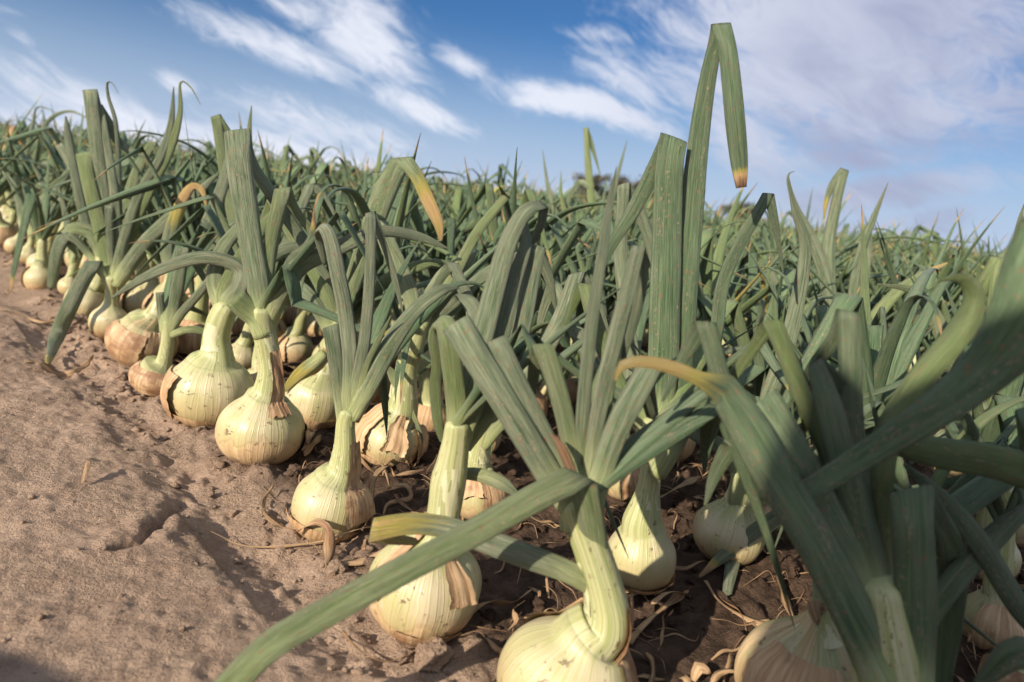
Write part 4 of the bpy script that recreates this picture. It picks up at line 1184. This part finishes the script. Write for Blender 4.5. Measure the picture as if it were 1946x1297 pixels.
# ------------------------------------------------------------------ litter on the soil
def ribbon(pts, wid, thick=.07, curl=.7, nseg=7, rv=None):
    P, Wd, L, kd = resample(np.asarray(pts, float), np.asarray(wid, float), [], .004 if len(pts) > 3 else .006)
    T = tangents(P)
    S = np.zeros_like(P)
    prev = unit(np.cross(T[0], [0, 0, 1.0]) + 1e-3)
    tw = rng.uniform(-curl, curl) * 60
    ph = rng.uniform(0, 6)
    for i in range(len(P)):
        prev = unit(prev - T[i] * (prev @ T[i]))
        N = np.cross(T[i], prev)
        an = .9 * math.sin(L[i] * 55 + ph) * curl + tw * L[i] * .25
        S[i] = prev * math.cos(an) + N * math.sin(an)
    rv = float(rng.uniform()) if rv is None else rv
    Wd = Wd * (1 + .25 * np.sin(L * 140 + ph))
    return tube(P, Wd, np.maximum(Wd * thick, .0006), S, L, nseg, L, np.zeros(len(P)), rv, wrinkle=.20)


def litter(label, px, group=None):
    """dry leaf given by pixels of the photo and height above the soil in cm"""
    pts, wd = [], []
    for (x, y, h, ww) in px:
        g = gpix(x, y, h * .01 + .004)
        pts.append([g[0], g[1], gz(g[0], g[1]) + h * .01 + .002])
        wd.append(ww * np.linalg.norm(np.array([g[0], g[1], 0]) - CAMP) * .97 / FPX)
    pts = np.array(pts); o_ = pts.mean(0); o_[2] = pts[:, 2].min()
    o = link('dry_leaf', make_mesh('dry_leaf', *ribbon(pts - o_, wd), mat=skin_m), loc=tuple(o_))
    thing(o, label, 'dry leaf', group)


litter('long thin straw lying from the bare soil to the brown-strip onion', [(402, 996, .2, 3), (470, 1006, .4, 4), (560, 1013, .3, 5), (640, 1010, .8, 6)])
litter('thin brown strip curling up from the soil left of the brown-strip onion', [(520, 915, .8, 6), (502, 940, .3, 8), (506, 970, .3, 9), (540, 988, .6, 10), (580, 984, 1.6, 10)])
litter('broad pale brown strip draped over the foot of the onion with five leaves', [(560, 990, 1.5, 10), (600, 970, 3, 18), (625, 990, 2.6, 20), (628, 1030, .8, 18), (622, 1055, .2, 10)])
litter('brown strip wrapped low around the right foot of the five-leaved onion', [(620, 1008, 1.6, 12), (680, 998, 1.2, 14), (740, 985, .8, 12), (800, 980, .5, 10)])
litter('twisted brown strip standing in a loop between the two front bulbs', [(692, 1035, .2, 9), (700, 980, .5, 10), (712, 910, 2.5, 10), (738, 875, 3.4, 9), (750, 895, 2.6, 8), (765, 915, .6, 6)])
litter('curly tangle of brown strip on the dark soil left of the thick neck', [(700, 940, .5, 9), (735, 915, 1.2, 11), (770, 925, 1.4, 10), (780, 945, .4, 8), (740, 950, .3, 8), (730, 965, .3, 6)])
litter('pale tan strip lying left of the crossed bulb', [(634, 1050, .3, 10), (690, 1052, .3, 14), (724, 1038, .9, 13), (760, 1030, 1.6, 8)])
litter('thin arched brown stalk on the soil under the long folded leaf', [(652, 1180, .3, 5), (690, 1218, .5, 7), (742, 1240, .4, 8), (800, 1220, .5, 8), (870, 1190, .4, 6)])
litter('narrow brown leaf crossing the bottom of the crossed bulb on its right', [(870, 1185, .3, 14), (925, 1145, .9, 18), (975, 1130, .6, 13), (1010, 1110, .3, 6)])
litter('crumpled brown leaf standing up in front of the bottom centre onion', [(962, 1246, .2, 5), (974, 1222, .8, 16), (966, 1196, .9, 10), (982, 1172, 1.5, 17), (976, 1150, 1.9, 8), (1000, 1128, 2.1, 3)])
litter('flat tan scrap lying left of the bottom centre bulb', [(925, 1222, .3, 4), (945, 1230, .4, 14), (968, 1226, .6, 10), (992, 1230, .3, 3)])
litter('brown strip resting at the foot of the pear-shaped onion, its end curled in a ring', [(1195, 1210, .3, 14), (1240, 1165, .5, 18), (1292, 1128, 1.0, 16), (1270, 1118, 2.2, 16), (1245, 1135, 1.6, 12)])
litter('long brown strip running across the shaded soil towards the dark straw onion', [(1340, 1105, .5, 8), (1372, 1140, .6, 12), (1440, 1175, .8, 14), (1520, 1210, 1.0, 13)])
litter('brown stalk bent over the dark soil right of the ring-curled strip', [(1480, 1090, .8, 10), (1495, 1140, 1.2, 13), (1515, 1180, .6, 10), (1535, 1205, .3, 8)])
litter('curled brown leaf tip on the bare soil beside the fallen green leaf', [(48, 694, .3, 8), (75, 690, 1.0, 13), (110, 697, .3, 10), (150, 688, .8, 9), (178, 668, .4, 5)])
litter('pale straw lying on the bare soil at the left border', [(-10, 590, .3, 5), (36, 597, .3, 6), (80, 603, .5, 8), (118, 598, .4, 5)])
litter('torn brown skin piled beside the cone-shaped bulb', [(560, 800, .8, 18), (590, 830, 1.4, 24), (575, 860, .7, 18), (610, 830, .5, 8)])
litter('brown leaf band below the torn-skinned bulb of the second row', [(678, 868, .4, 8), (720, 900, .4, 13), (770, 906, .5, 12), (805, 896, .4, 6)])
litter('loose tan leaf between the pear-shaped onion and the shaded one', [(1256, 942, 2.2, 7), (1295, 918, 2.6, 14), (1332, 893, 3.0, 10)])
litter('small straw stub lying on the bare soil in the left middle', [(157, 940, .2, 6), (163, 918, .8, 11), (168, 896, 1.2, 6)])
litter('small rolled brown scrap in the lower left part of the bottom right shade', [(1318, 1290, .3, 14), (1330, 1262, 1.2, 22), (1345, 1275, .8, 12)])

# uncountable scraps, threads and crumbs
V, F_, C_, T_ = [], [], [], []
o = 0
n_s = 0
while n_s < 2400:
    y = .34 + 1.6 * rng.uniform() ** 1.5; x = rng.uniform(-1.4, 1.1)
    c = x + y
    if c < .42 or (c < .5 and rng.uniform() < .75): continue
    pr = project(x, y, 0)
    if pr is None or pr[0] < -60 or pr[0] > 2010: continue
    ln = rng.uniform(.015, .075); az = rng.uniform(0, 6.28); z = gz(x, y)
    m = 4 if ln < .04 else 6
    pts = []
    hmax = rng.uniform(.001, .018)
    for i in range(m):
        az += rng.normal(0, .28)
        pts.append([x, y, gz(x, y) + .0006 + hmax * math.sin(i / (m - 1) * 3.14) * rng.uniform(.3, 1)])
        x += math.cos(az) * ln / m; y += math.sin(az) * ln / m
    ww = rng.uniform(.0012, .0060) if rng.uniform() < .4 else rng.uniform(.0005, .0014)
    wd = [ww * q for q in ([.5] + [1] * (m - 2) + [.3])]
    g = ribbon(pts, wd, nseg=5)
    f = np.asarray(g[1]); f = np.where(f >= 0, f + o, -1)
    V.append(g[0]); F_.append(f); C_.append(g[2]); T_.append(g[3]); o += len(g[0]); n_s += 1
so = link('dry_litter', make_mesh('dry_litter', np.vstack(V), np.vstack(F_), np.vstack(C_), np.vstack(T_), mat=skin_m))
thing(so, 'scattered dry scraps and threads of onion skin on the dark soil', 'litter', kind='stuff')


def ico(seed, sub=1, squash=.7, amp=.3):
    t_ = (1 + 5 ** .5) / 2
    v = [(-1, t_, 0), (1, t_, 0), (-1, -t_, 0), (1, -t_, 0), (0, -1, t_), (0, 1, t_), (0, -1, -t_), (0, 1, -t_), (t_, 0, -1), (t_, 0, 1), (-t_, 0, -1), (-t_, 0, 1)]
    v = [unit(np.array(q, float)) for q in v]
    f = [(0, 11, 5), (0, 5, 1), (0, 1, 7), (0, 7, 10), (0, 10, 11), (1, 5, 9), (5, 11, 4), (11, 10, 2), (10, 7, 6), (7, 1, 8), (3, 9, 4), (3, 4, 2), (3, 2, 6), (3, 6, 8), (3, 8, 9), (4, 9, 5), (2, 4, 11), (6, 2, 10), (8, 6, 7), (9, 8, 1)]
    for _ in range(sub):
        nf = []; mid = {}
        def mp(a, b_):
            k_ = (min(a, b_), max(a, b_))
            if k_ not in mid:
                v.append(unit((v[a] + v[b_]) / 2)); mid[k_] = len(v) - 1
            return mid[k_]
        for a, b_, c_ in f:
            x_, y_, z_ = mp(a, b_), mp(b_, c_), mp(c_, a)
            nf += [(a, x_, z_), (b_, y_, x_), (c_, z_, y_), (x_, y_, z_)]
        f = nf
    v = np.array(v)
    n = np.array([noise.noise(Vector(q * 1.7 + seed * 3.1)) + .5 * noise.noise(Vector(q * 4.1 + seed)) + .25 * noise.noise(Vector(q * 9 + seed)) for q in v])
    v = v * (1 + amp * n)[:, None] * np.array([1, 1, squash])
    return v, np.array([(*q, -1) for q in f])


CL = [ico(s, 1, .75, .8) for s in range(8)]
V, F_ = [], []; o = 0; n_s = 0
while n_s < 4200:
    y = .30 + 1.3 * rng.uniform() ** 1.7; x = rng.uniform(-1.2, 1.0)
    if n_s % 3 == 0:
        hx, hy = HERO_XY[rng.integers(len(HERO_XY))]; an_ = rng.uniform(0, 6.28); rr_ = .042 + abs(rng.normal(0, .014)); x = hx + math.cos(an_) * rr_; y = hy + math.sin(an_) * rr_
    c = x + y
    if c < .3 and rng.uniform() < .72: continue
    pr = project(x, y, 0)
    if pr is None or pr[0] < -60 or pr[0] > 2010: continue
    s = .0007 + .0040 * rng.uniform() ** 4 * (1.5 if c > .33 else .6)
    v, f = CL[rng.integers(8)]
    a = rng.uniform(0, 6.28); Rm = np.array([[math.cos(a), -math.sin(a), 0], [math.sin(a), math.cos(a), 0], [0, 0, 1]])
    V.append(v @ Rm.T * s + np.array([x, y, gz(x, y) + s * .25])); F_.append(np.where(f >= 0, f + o, -1)); o += len(v); n_s += 1
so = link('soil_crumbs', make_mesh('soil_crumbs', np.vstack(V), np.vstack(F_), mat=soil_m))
thing(so, 'loose crumbs of dry soil strewn over the ground', 'soil crumbs', kind='stuff')

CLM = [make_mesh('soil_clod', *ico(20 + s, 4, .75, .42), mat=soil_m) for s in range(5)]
for i, (px, py, wpx, lab) in enumerate([
    (146, 622, 46, 'dark clod of soil beside the fallen green leaf'),
    (238, 712, 26, 'dark clod of soil left of the tiny flat onion'),
    (820, 1250, 60, 'grey-brown clod on the soil at the bottom, left of the bottom centre onion'),
    (700, 1002, 22, 'small clod between the two front bulbs'),
    (640, 1072, 34, 'clod below the draped pale strip'),
    (1485, 1092, 46, 'sunlit brown clod under the broad shaded leaves'),
    (560, 905, 24, 'small clod right of the cone-shaped straw bulb'),
    (1530, 1130, 44, 'second brown clod, just above the dark straw onion'),
    (500, 972, 18, 'small crumbly clod left of the curling strip'),
    (1300, 965, 40, 'brown clod in dappled light behind the pear-shaped onion'),
]):
    g = gpix(px, py); s = wpx / FPX * np.linalg.norm([g[0], g[1], CAM_H]) / 2
    ob = link('soil_clod', CLM[i % 5], loc=(g[0], g[1], gz(g[0], g[1]) + s * .35))
    ob.scale = (s, s, s); ob.rotation_euler = (0, 0, i * 1.3)
    thing(ob, lab, 'clod', 'clods of soil')


# ------------------------------------------------------------------ trees on the horizon
def tree(px, dist_, wpx, hpx, label, seed):
    d = CR @ np.array([(px - 973) / FPX, 0, -1.0]); d = unit(np.array([d[0], d[1], 0]))
    base = np.array([d[0] * dist_, d[1] * dist_, 0])
    Wm, Hm = wpx / FPX * dist_, hpx / FPX * dist_ + CAM_H
    r_ = np.random.default_rng(seed)
    root = link('pine_tree', None, loc=tuple(base))
    thing(root, label, 'tree', 'trees on the horizon')
    L = np.array([0, .3, .6, .9]) * Hm
    P = np.array([[0, 0, 0], [.01, 0, .3], [-.02, .01, .6], [0, 0, .9]]) * Hm
    S = np.tile([1.0, 0, 0], (4, 1)); Wd = np.array([.07, .055, .035, .012]) * Hm
    link('trunk', make_mesh('trunk', *tube(P, Wd, Wd, S, L, 8, L, L * 0, .3), mat=bark_m), root)
    for q in range(4):
        a = r_.uniform(0, 6.28); z = Hm * r_.uniform(.35, .7); e = np.array([math.cos(a) * Wm * .35, math.sin(a) * Wm * .35, z + Hm * .15])
        P = np.array([[0, 0, z], e * .5 + np.array([0, 0, z * .5]), e]); L = np.array([0, .5, 1.])
        Wd = np.array([.03, .02, .008]) * Hm
        S = np.tile(unit(np.cross(e - P[0], [0, 0, 1.0])), (3, 1))
        link('limb', make_mesh('limb', *tube(P, Wd, Wd, S, L, 6, L, L * 0, .3), mat=bark_m), root)
    n = 5200
    cl = r_.normal(size=(46, 3)); cl /= np.linalg.norm(cl, axis=1, keepdims=True); cl *= r_.uniform(.25, 1, (46, 1))
    ctr = cl * np.array([Wm * .46, Wm * .46, Hm * .46]) + np.array([0, 0, Hm * .48])
    idx = r_.integers(0, 46, n)
    p = ctr[idx] + r_.normal(0, 1, (n, 3)) * np.array([Wm, Wm, Hm * .8]) * .055
    p = p[p[:, 2] > .05 * Hm]; n = len(p)
    s = Hm * .018
    u = r_.normal(size=(n, 3)); u /= np.linalg.norm(u, axis=1, keepdims=True); v = r_.normal(size=(n, 3)); v /= np.linalg.norm(v, axis=1, keepdims=True)
    V = np.stack([p - u * s * 1.6, p + v * s, p + u * s * 1.6, p - v * s], 1).reshape(-1, 3)
    F = np.arange(n * 4).reshape(-1, 4)
    link('crown', make_mesh('crown', V, F, mat=crown_m, smooth=False), root)


tree(1092, 92, 100, 84, 'small dark pine tree left of the tall leaves on the horizon', 1)
tree(1150, 99, 90, 74, 'low tree on the horizon between the small dark pine and the largest tree', 5)
tree(1214, 90, 130, 108, 'largest tree on the horizon, behind the tall folded leaves', 2)
tree(1372, 110, 96, 60, 'round brownish tree on the horizon right of the tallest leaf', 3)

# ------------------------------------------------------------------ the photographer, sitting behind the camera
def skinned(name, verts, edges, radii, mat, parent=None):
    me = D.meshes.new(name); me.from_pydata(verts, edges, []); me.update()
    o = link(name, me, parent)
    o.modifiers.new('skin', 'SKIN')
    me.skin_vertices or None
    for v, r_ in zip(me.skin_vertices[0].data, radii):
        v.radius = (r_, r_)
    me.skin_vertices[0].data[0].use_root = True
    sb = o.modifiers.new('sub', 'SUBSURF'); sb.levels = sb.render_levels = 2
    me.materials.append(mat)
    return o


cloth_m, t, b = new_mat('dark_cloth')
t.put(b.inputs['Base Color'], t.mix(t.noise(t.node('ShaderNodeTexCoord').outputs['Object'], 60, 3), (.30, .27, .21), (.38, .34, .27)))
b.inputs['Roughness'].default_value = .9
flesh_m, t, b = new_mat('flesh')
t.put(b.inputs['Base Color'], (.45, .28, .20)); b.inputs['Roughness'].default_value = .5
person = link('person', None, loc=(-.25, -.42, 0))
thing(person, 'photographer in pale clothes sitting on the soil behind the camera', 'person')
def loc_(pts): return [(x + .25, y + .42, z) for x, y, z in pts]
def fingers(V_, E_, Rr, wrist, palm, fwd, lat, down):
    """five fingers rooted in the palm, curling round the camera grip"""
    for k_ in range(4):
        root_ = palm + lat * (k_ - 1.5) * .019
        q1 = root_ + fwd * .030; q2 = q1 + fwd * .016 + down * .022; q3 = q2 + down * .020 - fwd * .006
        b0 = len(V_)
        V_ += [tuple(root_), tuple(q1), tuple(q2), tuple(q3)]; Rr += [.010, .009, .0085, .0075]
        E_ += [(wrist, b0), (b0, b0 + 1), (b0 + 1, b0 + 2), (b0 + 2, b0 + 3)]
    t1 = palm - lat * .040 - fwd * .01; t2 = t1 + fwd * .026 - lat * .006; b0 = len(V_)
    V_ += [tuple(t1), tuple(t2)]; Rr += [.011, .009]; E_ += [(wrist, b0), (b0, b0 + 1)]


SPINE = [(-.19, -.48, .33), (-.18, -.44, .48), (-.17, -.40, .61), (-.16, -.37, .69), (-.14, -.33, .76), (-.12, -.285, .84), (-.115, -.265, .92)]
ARM_L = [(-.36, -.37, .66), (-.30, -.23, .42), (-.15, -.115, .33)]
ARM_R = [(.04, -.43, .66), (.15, -.30, .43), (.14, -.125, .33)]
LEG_L = [(-.31, -.48, .26), (-.74, -.02, .235), (-.66, -.34, .09), (-.70, -.20, .045)]
LEG_R = [(-.07, -.48, .26), (.20, -.26, .23), (.10, -.52, .09), (.14, -.38, .045)]
SHIFT = np.array([.028, 0, -.025])
SPINE, ARM_L, ARM_R = [[tuple(np.array(q) + SHIFT) for q in s_] for s_ in (SPINE, ARM_L[:2], ARM_R[:2])]
ARM_L.append((-.15, -.115, .33)); ARM_R.append((.14, -.125, .33))
Vb = loc_(SPINE + ARM_L + ARM_R + LEG_L + LEG_R)
Eb = [(0, 1), (1, 2), (2, 3), (3, 4), (4, 5), (5, 6), (3, 7), (7, 8), (8, 9), (3, 10), (10, 11), (11, 12), (0, 13), (13, 14), (14, 15), (15, 16), (0, 17), (17, 18), (18, 19), (19, 20)]
Rb = [.08, .10, .12, .10, .058, .092, .088, .07, .045, .030, .07, .045, .030, .07, .06, .045, .04, .07, .06, .045, .04]
o3 = np.array([.25, .42, 0])
fingers(Vb, Eb, Rb, 9, np.array([-.085, -.10, .325]) + o3, np.array([.5, .85, 0]), np.array([0, 0, 1.0]), np.array([.85, -.3, 0]))
fingers(Vb, Eb, Rb, 12, np.array([.085, -.10, .325]) + o3, np.array([-.5, .85, 0]), np.array([0, 0, 1.0]), np.array([-.85, -.3, 0]))
skinned('body', Vb, Eb, Rb, flesh_m, person)
trous_m, t, b = new_mat('brown_trousers'); t.put(b.inputs['Base Color'], (.16, .125, .09)); b.inputs['Roughness'].default_value = .9
hair_m, t, b = new_mat('dark_hair'); t.put(b.inputs['Base Color'], (.035, .022, .015)); b.inputs['Roughness'].default_value = .6
shoe_m, t, b = new_mat('shoe_leather'); t.put(b.inputs['Base Color'], (.06, .04, .03))
skinned('jacket', loc_([(-.19, -.49, .25)] + SPINE[1:4] + [(-.105, -.345, .695)] + ARM_L + ARM_R), [(0, 1), (1, 2), (2, 3), (3, 4), (3, 5), (5, 6), (6, 7), (3, 8), (8, 9), (9, 10)],
        [.21, .20, .22, .20, .10, .105, .065, .042, .105, .065, .042], cloth_m, person)
skinned('trousers', loc_([(-.19, -.48, .34), (-.19, -.48, .28)] + LEG_L[:3] + LEG_R[:3]), [(0, 1), (1, 2), (2, 3), (3, 4), (1, 5), (5, 6), (6, 7)],
        [.16, .17, .14, .092, .066, .14, .092, .066], trous_m, person)
for q in (LEG_L, LEG_R):
    k3 = np.array(q[3])
    skinned('shoe', loc_([tuple(q[2]), tuple((np.array(q[2]) + k3) / 2 - np.array([0, 0, .02])), tuple(k3), tuple(k3 + np.array([.0, .10, -.01]))]), [(0, 1), (1, 2), (2, 3)], [.058, .055, .055, .04], shoe_m, person)
skinned('hair', loc_([(-.097, -.30, .845), (-.094, -.295, .905), (-.09, -.28, .94)]), [(0, 1), (1, 2)], [.105, .112, .09], hair_m, person)


camera_body = link('camera_body', None, loc=(0, -.08, .33))
thing(camera_body, 'black camera held low above the soil by the photographer', 'camera')
blk, t, b = new_mat('black_plastic'); t.put(b.inputs['Base Color'], (.02, .02, .02)); b.inputs['Roughness'].default_value = .45
def boxm(name, x0, x1, y0, y1, z0, z1, par):
    v = [(x, y, z) for x in (x0, x1) for y in (y0, y1) for z in (z0, z1)]
    f = [(0, 1, 3, 2), (4, 6, 7, 5), (0, 4, 5, 1), (2, 3, 7, 6), (0, 2, 6, 4), (1, 5, 7, 3)]
    o = link(name, make_mesh(name, v, f, mat=blk, smooth=False), par)
    bv = o.modifiers.new('bevel', 'BEVEL'); bv.width = .005; bv.segments = 3
boxm('housing', -.065, .065, -.045, 0, -.045, .035, camera_body)
boxm('viewfinder', -.022, .022, -.04, .005, .036, .06, camera_body)
Pl = np.array([[0, .001, 0], [0, .03, 0], [0, .055, 0]]); Ll = np.array([0, .03, .055]); Wl = np.array([.066, .064, .07])
link('lens', make_mesh('lens', *tube(Pl, Wl, Wl, np.tile([1.0, 0, 0], (3, 1)), Ll, 32, Ll, Ll * 0, .2, wrinkle=0, blunt=True, dshape=1), mat=blk), camera_body)
